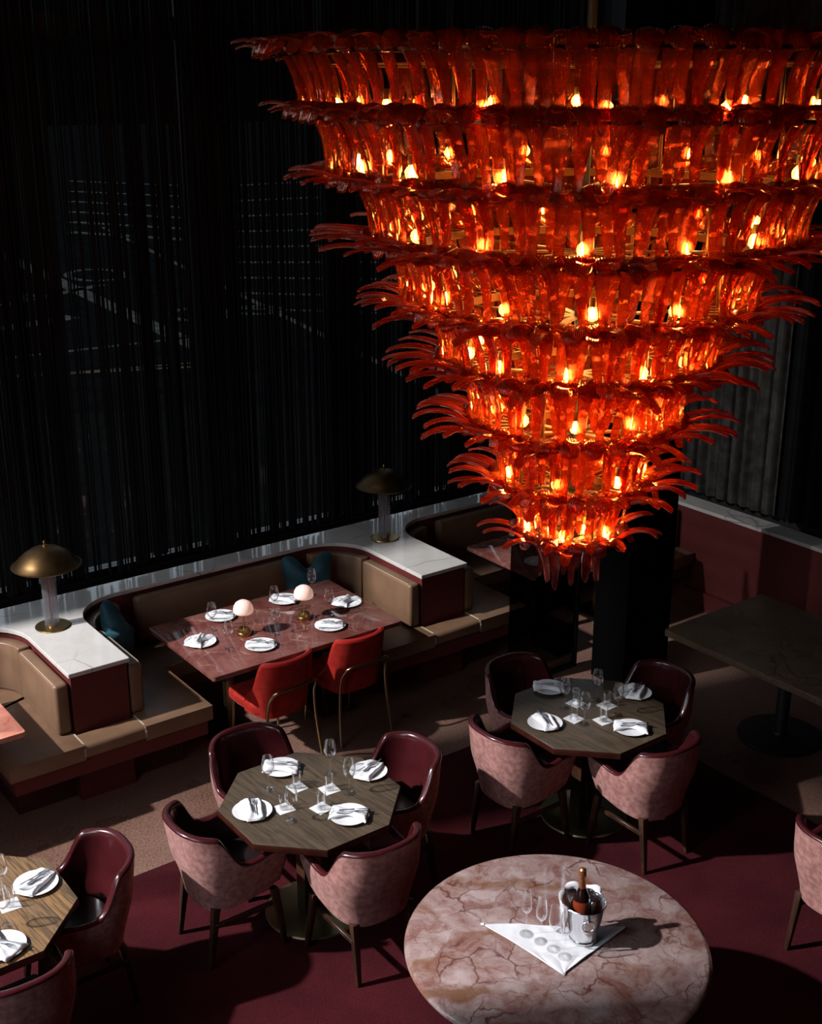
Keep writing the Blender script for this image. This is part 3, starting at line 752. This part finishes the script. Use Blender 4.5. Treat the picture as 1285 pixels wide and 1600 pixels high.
# ------------------------------------------------------------------ tableware prototypes
ZT = .7505
def plate(mat, R=.108):
    b = MB(); k = R/.108
    b.lathe([(0,.0),(.062*k,.0),(.066*k,.004),(.098*k,.014),(R,.017),(R+.001,.0185),(.098*k,.0175),(.066*k,.0085),(0,.0065)], 48)
    return b.build('plate', M[mat])
def napkin_mesh(seed):
    r = random.Random(seed); b = MB(); L_ = .205
    f1, f2 = r.uniform(0,9), r.uniform(.35,.6)
    def w(u): return .060-.026*math.sin(PI*u)**1.5 + .012*math.sin(u*6+f1)
    def fn(u, v):
        # closed flattened tube of folded linen
        a = 2*PI*v; q = u*2-1
        yy = math.cos(a); zz = math.sin(a)
        ww = w(u); endr = (1-abs(q)**10)**.5 if abs(q) < 1 else 0
        fold = .006*math.sin(5*yy+3*u+f1)*(1 if zz > 0 else .1)
        h = .015+.008*noise.noise(Vector((u*5, yy*2, seed)))
        x = q*L_/2+.01*yy*math.sin(f1)
        sag = -.010*abs(q)**3
        y = ww*math.copysign(abs(yy)**.6, yy)+.018*math.sin(u*3+f1)
        z = .010+(h if zz > 0 else .007)*math.copysign(abs(zz)**.6, zz)*(.35+.65*endr)+fold*endr+sag*.5
        return (x, y, max(z, .001))
    b.grid(fn, 30, 28, cv=True)
    b.grid(lambda u,v: fn(0 , v) if u < .5 else tuple((fn(0,0)[i]+fn(0,.5)[i])/2 for i in range(3)), 2, 28, cv=True)
    b.grid(lambda u,v: fn(1 , v) if u < .5 else tuple((fn(1,0)[i]+fn(1,.5)[i])/2 for i in range(3)), 2, 28, cv=True)
    return b.build('napkin', M['linen'], weld=True, angle=70)
def knife():
    t = empty('knife')
    b = MB(); b.prism([(-.105,-.006),(-.005,-.0055),(0,-.004),(0,.004),(-.005,.0055),(-.105,.006),(-.109,0)], 0, .006); b.build('handle', M['steel'], t, bevel=.0015, seg=2)
    b = MB(); b.prism([(0,-.004),(.08,-.007),(.10,-.004),(.106,.003),(.10,.004),(0,.004)], .0015, .0035); b.build('blade', M['steel'], t, bevel=.0006, seg=1)
    t.scale = (.8,.8,.8); return t
def fork():
    t = empty('fork')
    b = MB(); b.prism([(-.11,-.005),(-.02,-.003),(.02,-.003),(.02,.003),(-.02,.003),(-.11,.005)], 0, .004); b.build('handle', M['steel'], t, bevel=.001, seg=1)
    b = MB(); b.prism([(.02,-.003),(.032,-.010),(.046,-.0115),(.046,.0115),(.032,.010),(.02,.003)], .0005, .004)
    for k in range(4):
        y = -.0105+.007*k-.0; b.prism([(.046,y-.0012),(.09,y-.0008),(.09,y+.0012),(.046,y+.0020)], .001, .0035)
    b.build('tines', M['steel'], t, smooth=False)
    t.scale = (.8,.8,.8); return t
def wine_glass(h=.215, rb=.037, rr=.027, name='wine_glass'):
    t = empty(name)
    zb = h*.47
    bowl = [(.0,zb),(.012,zb+.003),(.026,zb+.016),(rb*.95,zb+.034),(rb,zb+.05),(rb*.93,zb+.078),(rr,h)]
    inn = [(r-.0014,z+(.002 if i < 3 else 0)) for i,(r,z) in enumerate(bowl)][1:][::-1]
    b = MB(); b.lathe(bowl+[(rr-.0006,h+.0008)]+inn+[(0,zb+.004)], 28); b.build('bowl', M['wine_glass'], t)
    b = MB(); b.lathe([(.033,0),(.0335,.0015),(.020,.004),(.006,.009),(.0035,.02),(.0032,zb-.012),(.0055,zb)], 20); b.build('stem', M['wine_glass'], t)
    return t
def flute():
    t = empty('champagne_glass'); h = .235; zb = .115
    bowl = [(.0,zb),(.010,zb+.003),(.022,zb+.018),(.0275,zb+.036),(.0275,zb+.055),(.0205,h)]
    inn = [(r-.0013,z+.001) for r,z in bowl][1:][::-1]
    b = MB(); b.lathe(bowl+inn+[(0,zb+.004)], 28); b.build('bowl', M['wine_glass'], t)
    b = MB(); b.lathe([(.031,0),(.0315,.0015),(.018,.004),(.005,.009),(.003,.02),(.003,zb-.01),(.005,zb)], 20); b.build('stem', M['wine_glass'], t)
    return t
def tumbler():
    b = MB(); h=.095; b.lathe([(.0,0),(.0255,0),(.0265,.004),(.0275,h),(.0262,h),(.0252,.012),(0,.011)], 28); return b.build('tumbler', M['wine_glass'])
def coaster():
    t = empty('paper_coaster'); s = .048
    b = MB(); b.box(-s,s,-s,s,0,.0014); b.build('sheet', M['paper'], t, smooth=False)
    b = MB(); n = 32
    b.lathe([(.021,.0015),(.023,.0015),(.023,.0019),(.021,.0019)], n, closed=True); b.lathe([(.014,.0015),(.015,.0015),(.015,.0019),(.014,.0019)], n, closed=True)
    b.box(-.007,.007,-.001,.001,.0015,.0019); b.box(-.001,.001,-.007,.007,.0015,.0019)
    b.build('printed_emblem', M['paper_print'], t, smooth=False)
    return t
PROTO = {}
def use(kind, maker, loc, rz, label, cat, group, rot=None):
    if kind not in PROTO: PROTO[kind] = maker(); o = PROTO[kind]
    else: o = copy_tree(PROTO[kind])
    o.location = loc; o.rotation_euler = rot if rot else (0,0,rz); tag(o, label, cat, group); return o
seedn = [0]
def setting(x, y, ang, where, z=ZT, pm='china', R=.108, flip=1, noff=(0,0)):
    """plate with folded napkin, knife and fork lying on it"""
    p_ = use('plate_'+pm, lambda: plate(pm, R), (x,y,z), 0, ('white' if pm=='china' else 'green-sprigged white')+' plate '+where, 'plate', 'dinner plates')
    seedn[0] += 1; k = seedn[0] % 4
    nx, ny = x+noff[0], y+noff[1]
    use('napkin%d' % k, lambda: napkin_mesh(11+k), (nx, ny, z+.012), ang, 'folded white napkin '+where, 'napkin', 'folded napkins')
    c_, s_ = math.cos(ang), math.sin(ang)
    def at2(a, b_): return (nx+a*c_-b_*s_, ny+a*s_+b_*c_)
    tl = ang+math.radians(8)*flip
    q = at2(.030, .010*flip); use('knife', knife, (*q, z+.0405), tl, 'steel knife '+where, 'knife', 'table knives')
    q = at2(.012, -.012*flip); use('fork', fork, (*q, z+.0405), tl-math.radians(5), 'steel fork '+where, 'fork', 'table forks')
def dress(T, tn, seats, glasses, coasters):
    for k, (dx, dy, ang, fl) in seats.items(): setting(T[0]+dx, T[1]+dy, ang, '%s of %s' % (k, tn), flip=fl)
    for k, (dx, dy) in glasses.items(): use('wine_glass', wine_glass, (T[0]+dx, T[1]+dy, ZT), 0, 'empty wine glass %s of %s' % (k, tn), 'wine glass', 'wine glasses')
    for k, (dx, dy) in coasters.items():
        use('coaster', coaster, (T[0]+dx, T[1]+dy, ZT), random.uniform(-.2,.2)+.1, 'square paper coaster %s of %s' % (k, tn), 'coaster', 'paper coasters')
        use('tumbler', tumbler, (T[0]+dx, T[1]+dy, ZT+.0022), 0, 'clear tumbler %s of %s' % (k, tn), 'tumbler', 'water tumblers')
AS = lambda d: math.radians(d)
SE = {'at the front left': (-.335,.062,AS(62),1), 'at the back left': (.022,.355,AS(-32),-1), 'at the front right': (.066,-.285,AS(-38),1), 'at the back right': (.405,.022,AS(25),-1)}
GL = {'at the left back': (-.144,.206), 'at the left front': (-.20,-.133), 'at the right front': (.135,-.203), 'at the far back': (.223,.147)}
dress(T1, 'the middle octagonal table', SE,
      {'nearest the back left plate': (-.147,.208), 'nearest the front left plate': (-.205,-.135), 'nearest the back right plate': (.20,-.09), 'at the far side': (.225,.147)},
      {'towards the back left chair': (-.006,.137), 'towards the back right chair': (.130,.01), 'towards the front right chair': (-.010,-.125), 'towards the front left chair': (-.175,-.005)})
dress(T2, 'the right octagonal table', {'at the front left': (-.322,.052,AS(62),1), 'at the back left': (.02,.385,AS(-35),-1), 'at the front right': (.058,-.31,AS(-40),1), 'at the back right': (.42,.005,AS(30),-1)},
      {'nearest the back left plate': (-.083,.134), 'nearest the front left plate': (-.127,-.091), 'nearest the back right plate': (.127,-.127), 'at the far side': (.16,.09)},
      {'towards the back left chair': (.024,.14), 'towards the back right chair': (.160,-.0), 'towards the front right chair': (.003,-.127), 'towards the front left chair': (-.127,.0)})
dress(T3, 'the cut-off left table', {'at the right side': (.345,.02,AS(28),-1), 'at the front': (.05,-.345,AS(-60),1)}, {'at the far side': (.19,.05), 'in front of the coaster': (.115,-.20)}, {'beside the wine glasses': (.185,-.055)})
# rectangular table: six settings
for k, (x, y, a, fl) in {'nearest the front left corner': (3.536,7.29,AS(38),1), 'at the back left beside a small lamp': (3.863,7.60,AS(-38),1), 'in front of the left red chair': (3.852,6.985,AS(-42),1),
        'at the back between the two small lamps': (4.404,7.59,AS(-38),-1), 'at the far right end': (4.761,7.26,AS(30),-1), 'in front of the right red chair': (4.425,6.975,AS(-42),1)}.items():
    setting(x, y, a, k+' of the rectangular table', pm='sprig_china', R=.112, flip=fl)
for k, (x, y) in {'beside the front left plate': (3.654,7.085), 'behind the left small lamp': (3.708,7.43), 'right of the left small lamp': (4.04,7.091), 'in front of the back plate': (4.229,7.43), 'at the back right by the teal pillow': (4.64,7.56), 'between right small lamp and right end plate': (4.528,7.14)}.items():
    use('wine_glass', wine_glass, (x,y,ZT), 0, 'empty wine glass '+k+' on the rectangular table', 'wine glass', 'wine glasses')
use('plate_sprig_china', None, (6.50,7.02,ZT), 0, 'green-sprigged white plate on the dark table in the corner booth', 'plate', 'dinner plates')
def small_lamp():
    t = empty('small_table_lamp')
    b = MB(); b.lathe([(0,0),(.052,0),(.054,.003),(.054,.022),(.050,.026),(.046,.026),(.042,.045),(.038,.048),(0,.048)], 36); b.build('base', M['brass'], t)
    b = MB(); b.lathe([(0,.046),(.007,.046),(.007,.165),(.030,.168),(.030,.174),(0,.174)], 20); b.build('stem', M['brass'], t)
    b = MB(); b.lathe([(.0,.172),(.066,.172),(.072,.180),(.073,.196),(.068,.222),(.054,.246),(.030,.262),(0,.267)], 40); b.build('lamp_shade', M['opal_glass'], t, angle=80)
    return t
a = small_lamp(); a.location = (3.86, 7.235, ZT); tag(a, 'small brass lamp with opal dome, left one on the rectangular table', 'lamp', 'small opal dome lamps')
a = copy_tree(a); a.location = (4.353, 7.215, ZT); tag(a, 'small brass lamp with opal dome, right one on the rectangular table', 'lamp')

# champagne service on the round table
b = MB()
A, B_, C_ = Vector((3.165,3.70)), Vector((3.235,3.225)), Vector((3.690,3.285))
def cloth(u, v):
    p = A.lerp(C_, u); q = B_
    w = v*(.999)
    r_ = p.lerp(q, w) + Vector((.006*math.sin(u*9+v*4), .006*math.sin(u*7)))
    h = .004+.009*abs(noise.noise(Vector((r_.x*11, r_.y*11, 2))))+.003*abs(math.sin(u*9+3*v))*v
    return (r_.x, r_.y, .7505+max(h,.001))
b.grid(cloth, 40, 28); b.grid(lambda u,v: (cloth(u,v)[0], cloth(u,v)[1], .7506), 40, 28)
for vv in (0,1): b.grid(lambda u,w: (cloth(u,vv)[0], cloth(u,vv)[1], .7506+(cloth(u,vv)[2]-.7506)*w), 40, 2)
b.tube([(*A, .7565), (*(A+Vector((-.012,.010))), .757)], [.008,.006], 8)
b.tube([cloth(0, i/20) for i in range(21)], .003, 6); b.tube([cloth(1, i/20) for i in range(21)], .003, 6); b.tube([cloth(i/20, 0) for i in range(21)], .0025, 6)
tag(b.build('linen_cloth', M['linen'], weld=True, angle=60), 'white linen folded into a triangle under the flutes on the round table', 'cloth')
BX, BY = 3.470, 3.352
t = empty('champagne_bucket', (BX, BY, .7585)); tag(t, 'hammered steel champagne bucket with ring handles on the round table', 'bucket')
prof = [(0,0),(.062,0),(.066,.004),(.066,.012),(.062,.018),(.070,.05),(.084,.12),(.098,.195),(.102,.200),(.099,.204),(.095,.200),(.080,.12),(.064,.03),(0,.025)]
b = MB(); b.lathe(prof, 56); b.build('body', M['hammered_steel'], t)
for a in (AS(238), AS(58)):
    c_, s_ = math.cos(a), math.sin(a); b = MB(); r0 = .094
    b.tube([(r0*c_-.028*math.cos(q)*s_+.008*c_, r0*s_+.028*math.cos(q)*c_+.008*s_, .138+.028*math.sin(q)) for q in [2*PI*i/28 for i in range(29)]], .0032, 8, cap=False)
    b.lathe([(0,-.009),(.009,-.006),(.012,0),(.009,.006),(0,.009)], 12, c=((r0+.004)*c_, (r0+.004)*s_, .165))
    b.build('ring_handle', M['steel'], t)
t = empty('champagne_bottle', (BX-.005, BY+.005, .79)); t.rotation_euler = (AS(-5), AS(3), 0); tag(t, 'champagne bottle with copper foil neck standing in the steel bucket', 'bottle')
b = MB(); b.lathe([(0,0),(.040,0),(.043,.006),(.043,.150),(.040,.170)], 32); b.lathe([(.0401,.168),(.040,.17)], 32); b.build('body', M['rose_bottle'], t)
b = MB(); b.lathe([(.0402,.169),(.034,.19),(.024,.212),(.0165,.232),(0,.232)], 32); b.build('shoulder', M['bottle_shoulder'], t)
b = MB(); b.lathe([(.0,.228),(.0175,.228),(.0158,.262),(.0150,.278),(.0175,.282),(.0178,.300),(.0160,.306),(.0165,.318),(.010,.326),(0,.328)], 28); b.build('foil', M['foil'], t)
b = MB()   # towel lining the bucket, spilling over the left side
def tow(u, v):
    a = AS(5)+u*AS(175); 
    rim = .103+.006*math.sin(u*17); zr = .206+.022*math.sin(u*PI)+.008*math.sin(u*21)
    if v < .5:
        q = v/.5; r_ = .062+(rim-.062)*q; z = .06+(zr-.06)*q
    else:
        q = (v-.5)/.5; over = .02+.165*math.exp(-((u-.84)/.13)**2); r_ = rim+.012-.030*q*(over/.18); z = zr-over*q
        if v > .5: r_ += .006*math.sin(a*9)
    w = .005*noise.noise(Vector((u*9, v*4, 1)))
    return ((r_+w)*math.cos(a), (r_+w)*math.sin(a), z)
b.grid(tow, 72, 26); b.grid(lambda u,v: (tow(u,v)[0]*.975, tow(u,v)[1]*.975, tow(u,v)[2]-.001), 72, 26)
o = b.build('towel', M['linen'], angle=70); o.location = (BX, BY, .7585); tag(o, 'white towel draped inside and over the steel champagne bucket', 'towel')
for lab, x, y in (('farthest left', 3.273,3.524), ('second from the left', 3.291,3.443), ('third from the left', 3.302,3.368), ('nearest, beside the bucket', 3.308,3.299)):
    use('flute', flute, (x+.004, y+.004, .7595), 0, 'champagne glass on the white linen, '+lab, 'champagne glass', 'champagne glasses')

# ------------------------------------------------------------------ chandelier
CX, CY = 3.345, 3.43
RING = [(4.600,1.150),(4.395,1.050),(4.165,.905),(3.935,.782),(3.690,.630),(3.465,.510),(3.225,.401),(2.985,.303),(2.758,.200)]
ch = empty('chandelier', (CX, CY, 0)); tag(ch, 'huge tiered chandelier of red ribbed glass leaves with glowing bulbs', 'chandelier')
def leaf_mesh(path, wfun, ribs=8, nu=33, thick=.0035, cup=.012, relief=.0034):
    """ribbed glass leaf along path [(r,z)..] in the radial plane (x = outward, y = across)"""
    pts = [Vector((r,0,z)) for r,z in path]
    fine = []
    for i in range(len(pts)-1):
        p0,p1,p2,p3 = pts[max(i-1,0)],pts[i],pts[i+1],pts[min(i+2,len(pts)-1)]
        for k in range(3):
            q = k/3; fine.append(.5*((2*p1)+(p2-p0)*q+(2*p0-5*p1+4*p2-p3)*q*q+(3*p1-p0-3*p2+p3)*q**3))
    fine.append(pts[-1]); n = len(fine)
    nor = []
    for i in range(n):
        t_ = (fine[min(i+1,n-1)]-fine[max(i-1,0)]).normalized(); nor.append(Vector((t_.z,0,-t_.x)))
    vs = []; fs = []; tk = []
    for side in (0,1):
        for i in range(n):
            s = i/(n-1); w = wfun(s)
            for j in range(nu):
                u = -1+2*j/(nu-1)
                rib = relief*math.cos(u*ribs*PI)*(1-abs(u)**6)*(1-.5*s)
                p = fine[i]+Vector((0,u*w,0))+nor[i]*(-cup*(u*u)*(w/.036) + (rib+thick*(1-u**8) if side == 0 else -thick*(1-u**8)*.6-rib*.3))
                # scalloped top lobe
                if s < .12: p += (fine[0]-fine[1]).normalized()*(.012*(1-s/.12)*(1-abs(u)**2))
                vs.append(tuple(p)); tk.append(max(.5+.5*math.cos(u*ribs*PI), abs(u)**8, 1-s/.10 if s < .10 else 0, (s-.93)/.07 if s > .93 else 0))
    m_ = n*nu
    for side in (0,1):
        for i in range(n-1):
            for j in range(nu-1):
                a = side*m_+i*nu+j; q = (a, a+1, a+nu+1, a+nu); fs.append(q if side == 0 else q[::-1])
    for i in range(n-1):
        for j, in ((0,),(nu-1,)):
            a = i*nu+j; fs.append((a, a+nu, m_+a+nu, m_+a))
    for i in (0, n-1):
        for j in range(nu-1):
            a = i*nu+j; fs.append((a, a+1, m_+a+1, m_+a))
    return vs, fs, tk
def wl(s): 
    w = .038-.022*smooth01((s-.08)/.85)
    if s < .15: w *= .80+.20*math.sin(s/.15*PI/2)
    if s > .88: w *= max(.12, math.sqrt(max(0, 1-((s-.88)/.12)**2)))
    return w
def wf(s):
    w = .034-.015*smooth01((s-.15)/.85)
    if s < .2: w *= .6+.4*s/.2
    if s > .90: w *= max(.12, math.sqrt(max(0, 1-((s-.90)/.10)**2)))
    return w
HANG_A = leaf_mesh([(.062,-.004),(.048,.030),(.008,.042),(-.035,.018),(-.072,-.040),(-.095,-.100),(-.106,-.160),(-.108,-.222)], wl)
HANG_B = leaf_mesh([(.028,.018),(.004,.036),(-.030,.028),(-.065,-.002),(-.092,-.040),(-.108,-.085),(-.114,-.130),(-.114,-.180)], wl)
FAN = leaf_mesh([(-.015,-.012),(.030,.018),(.085,.045),(.145,.058),(.200,.056),(.245,.040)], wf, ribs=6, nu=25)
FAN2 = leaf_mesh([(-.015,-.022),(.030,-.008),(.085,.008),(.140,.014),(.190,.008),(.228,-.008)], wf, ribs=6, nu=25)
def mk(data, name, mat):
    me = bpy.data.meshes.new(name); me.from_pydata(data[0], [], data[1])
    bm = bmesh.new(); bm.from_mesh(me); bmesh.ops.recalc_face_normals(bm, faces=bm.faces)
    for f in bm.faces: f.smooth = True
    bm.to_mesh(me); bm.free(); me.materials.append(MAT[mat])
    me.attributes.new('thickness', 'FLOAT', 'POINT').data.foreach_set('value', data[2]); return me
ME = {(k, m_): mk(d, 'glass_leaf_'+k, m_) for k, d in dict(a=HANG_A, b=HANG_B, f=FAN, g=FAN2).items() for m_ in ('red_leaf_glass','ember_leaf_glass','amethyst_leaf_glass')}
leaves = []   # (kind, meshkey, matrix, dist)
rnd = random.Random(21)
for k, (z, R_) in enumerate(RING):
    n = max(11, int(round(2*PI*R_/.088)))
    sc = [1,1,1,1,1,1,.97,.92,.86][k]
    ml = 'amethyst_leaf_glass' if k == 8 else 'red_leaf_glass'
    for i in range(n):
        for kind, key, off, dr, dz in (('hanging_leaf','a',0,0,0),('hanging_leaf','b',.5,-.015,0),('spreading_leaf','f',.25,0,0),('spreading_leaf','g',.75,0,0)):
            if kind == 'spreading_leaf' and k < 2 and i % 2: continue
            if kind == 'spreading_leaf' and key == 'g' and (i % 4 or k < 3): continue
            a = 2*PI*(i+off)/n+rnd.uniform(-.012,.012)
            s = sc*rnd.uniform(.95,1.05)
            sf = s*([.55,.62,.85,1,1,1,1,.95,.86][k] if kind == 'spreading_leaf' else 1)
            if k == 8 and kind == 'hanging_leaf': s *= 1.0
            T = Matrix.Translation(((R_+dr)*math.cos(a), (R_+dr)*math.sin(a), z+dz)) @ Matrix.Rotation(a, 4, 'Z') @ Matrix.Rotation(rnd.uniform(-.10,.10), 4, 'Y') @ Matrix.Rotation(rnd.uniform(-.14,.14), 4, 'X') @ Matrix.Rotation(rnd.uniform(-.10,.10), 4, 'Z') @ Matrix.Diagonal((sf if kind=='spreading_leaf' else s, s, s*(([.55,.5,.55,.7,.9,1,1,1,1][k]*rnd.uniform(.7,1.3)) if kind=='spreading_leaf' else 1.04), 1))
            P = T.translation; wx, wy = CX+P.x, CY+P.y
            d = math.hypot(wx, wy, z-CAM_Z)
            facing = -(math.cos(a)*FX+math.sin(a)*FY)   # 1 = towards the camera
            score = d*(1.0 if facing > -.1 else 1.6)
            m_ = ml if kind == 'hanging_leaf' else 'ember_leaf_glass'
            # keep only what is within or near the picture for the separate parts
            right = wx*FY-wy*FX; fwd = wx*FX+wy*FY
            if abs(right/fwd) > .35: score += 5
            leaves.append((kind, (key, m_), T, score))
for kind in ('hanging_leaf','spreading_leaf'):
    grp = sorted([l for l in leaves if l[0] == kind], key=lambda l: l[3])
    # spread the separate ones over all tiers: nearest first
    for l in grp[:100]:
        o = bpy.data.objects.new(kind, ME[l[1]]); COL.objects.link(o); o.parent = ch; o.matrix_local = l[2]
    vs = []; fs = []; mi = []; tks = []
    for l in grp[100:]:
        src = dict(a=HANG_A, b=HANG_B, f=FAN, g=FAN2)[l[1][0]]; o_ = len(vs)
        vs += [tuple(l[2] @ Vector(p)) for p in src[0]]; fs += [tuple(i+o_ for i in f) for f in src[1]]; mi += ['rae'.index(l[1][1][0])]*len(src[1]); tks += src[2]
    me = bpy.data.meshes.new(kind+'_mass'); me.from_pydata(vs, [], fs); me.materials.append(M['red_leaf_glass']); me.materials.append(M['amethyst_leaf_glass']); me.materials.append(M['ember_leaf_glass'])
    me.attributes.new('thickness', 'FLOAT', 'POINT').data.foreach_set('value', tks); me.polygons.foreach_set('material_index', mi); me.polygons.foreach_set('use_smooth', [True]*len(fs)); me.update()
    o = bpy.data.objects.new(kind+'_mass', me); COL.objects.link(o); o.parent = ch; o['kind'] = 'stuff'
# metal frame
rods = []
for k, (z, R_) in enumerate(RING):
    b = MB(); b.lathe([(R_-.034,z-.008),(R_-.026,z-.008),(R_-.026,z+.002),(R_-.034,z+.002)], 96, closed=True)
    Ri = R_-(.16 if R_ > .3 else .09)
    b.lathe([(Ri-.006,z-.040),(Ri+.006,z-.040),(Ri+.006,z-.010),(Ri-.006,z-.010)], 96, closed=True)
    b.build('frame_ring', M['bronze_frame'], ch)
    n = int(R_*75)+8
    for i in range(n):
        a = 2*PI*i/n; rods.append((-(math.cos(a)*FX+math.sin(a)*FY)*R_, a, R_, Ri, z))
    b = MB()
    for q in range(4):
        a = q*PI/4+.3*k; c_, s_ = math.cos(a), math.sin(a); w = .014
        b.add([(Ri*c_*e-w*s_*g, Ri*s_*e+w*c_*g, z-.042+h*.008) for h in (0,1) for e,g in ((-1,-1),(1,-1),(1,1),(-1,1))], [(3,2,1,0),(4,5,6,7),(0,1,5,4),(1,2,6,5),(2,3,7,6),(3,0,4,7)])
    b.build('cross_bar', M['bronze_frame'], ch, smooth=False)
    if k < 8:
        z2, R2 = RING[k+1]
        for q in range(6):
            a = q*PI/3+.4; r_ = R2-.10 if R2 > .25 else R2-.05
            b = MB(); b.tube([(r_*math.cos(a), r_*math.sin(a), z2-.03), (r_*math.cos(a), r_*math.sin(a), z-.03)], .007, 8); b.build('post', M['bronze_frame'], ch)
rods.sort(reverse=True)
def rodmesh(a, R_, Ri, z):
    c_, s_ = math.cos(a), math.sin(a); w = .0035
    return [((r_)*c_-w*g*s_, r_*s_+w*g*c_, z-.012+h*.006) for h in (0,1) for r_,g in ((Ri,-1),(R_,-1),(R_,1),(Ri,1))], [(3,2,1,0),(4,5,6,7),(0,1,5,4),(1,2,6,5),(2,3,7,6),(3,0,4,7)]
bs = MB()
for i, (_, a, R_, Ri, z) in enumerate(rods):
    if i < 100: b = MB(); b.add(*rodmesh(a,R_,Ri,z)); b.build('radial_rod', M['bronze_frame'], ch, smooth=False)
    else: bs.add(*rodmesh(a,R_,Ri,z))
bs.build('radial_rod_comb', M['bronze_frame'], ch, smooth=False)['kind'] = 'stuff'
b = MB(); b.tube([(0,0,2.72),(0,0,ZC)], .018, 12); b.build('central_stem', M['black_metal'], ch)
# bulbs
def bulb():
    t = empty('bulb')
    R_ = .0245
    b = MB(); prof = [(0,-.048)]+[(R_*math.sin(q), -.0235-R_*math.cos(q)) for q in [PI*i/16 for i in range(1,13)]]+[(.0115,.0),(.0105,.006)]
    b.lathe(prof, 20); b.build('glass_envelope', M['bulb_glass'], t)
    b = MB(); b.lathe([(0,.002),(.0125,.002),(.0135,.022),(.010,.034),(0,.034)], 16); b.build('socket', M['brass'], t)
    b = MB()
    for q in range(5):
        a = q*2*PI/5
        b.tube([(.006*math.cos(a),.006*math.sin(a),-.008),(.0105*math.cos(a),.0105*math.sin(a),-.036)], .0019, 6)
    b.tube([(0,0,.002),(0,0,-.012)], .0016, 6)
    b.build('filament', M['filament'], t)
    return t
NB = [16,15,13,12,10,9,7,6,4]
PW = [.9,1.3,2.4,4.6,7.6,10.0,11.6,12.0,10.0]
b0 = bulb(); first = True
for k, (z, R_) in enumerate(RING):
    n = NB[k]
    for i in range(n):
        a = 2*PI*(i+.5*(k%2)+.17)/n; r_ = R_-(.20 if R_ > .45 else .13 if R_ > .25 else .09)
        o = b0 if first else copy_tree(b0); first = False
        o.parent = ch; o.location = (r_*math.cos(a), r_*math.sin(a), z-.150 if k < 8 else z+.01); o.rotation_euler = (0,0,a)
        l = bpy.data.lights.new('bulb_light', 'POINT'); l.energy = PW[k]; l.color = (1.0,.50,.18); l.shadow_soft_size = .010
        lo = bpy.data.objects.new('bulb_light', l); COL.objects.link(lo); lo.parent = o; lo.location = (0,0,-.022)
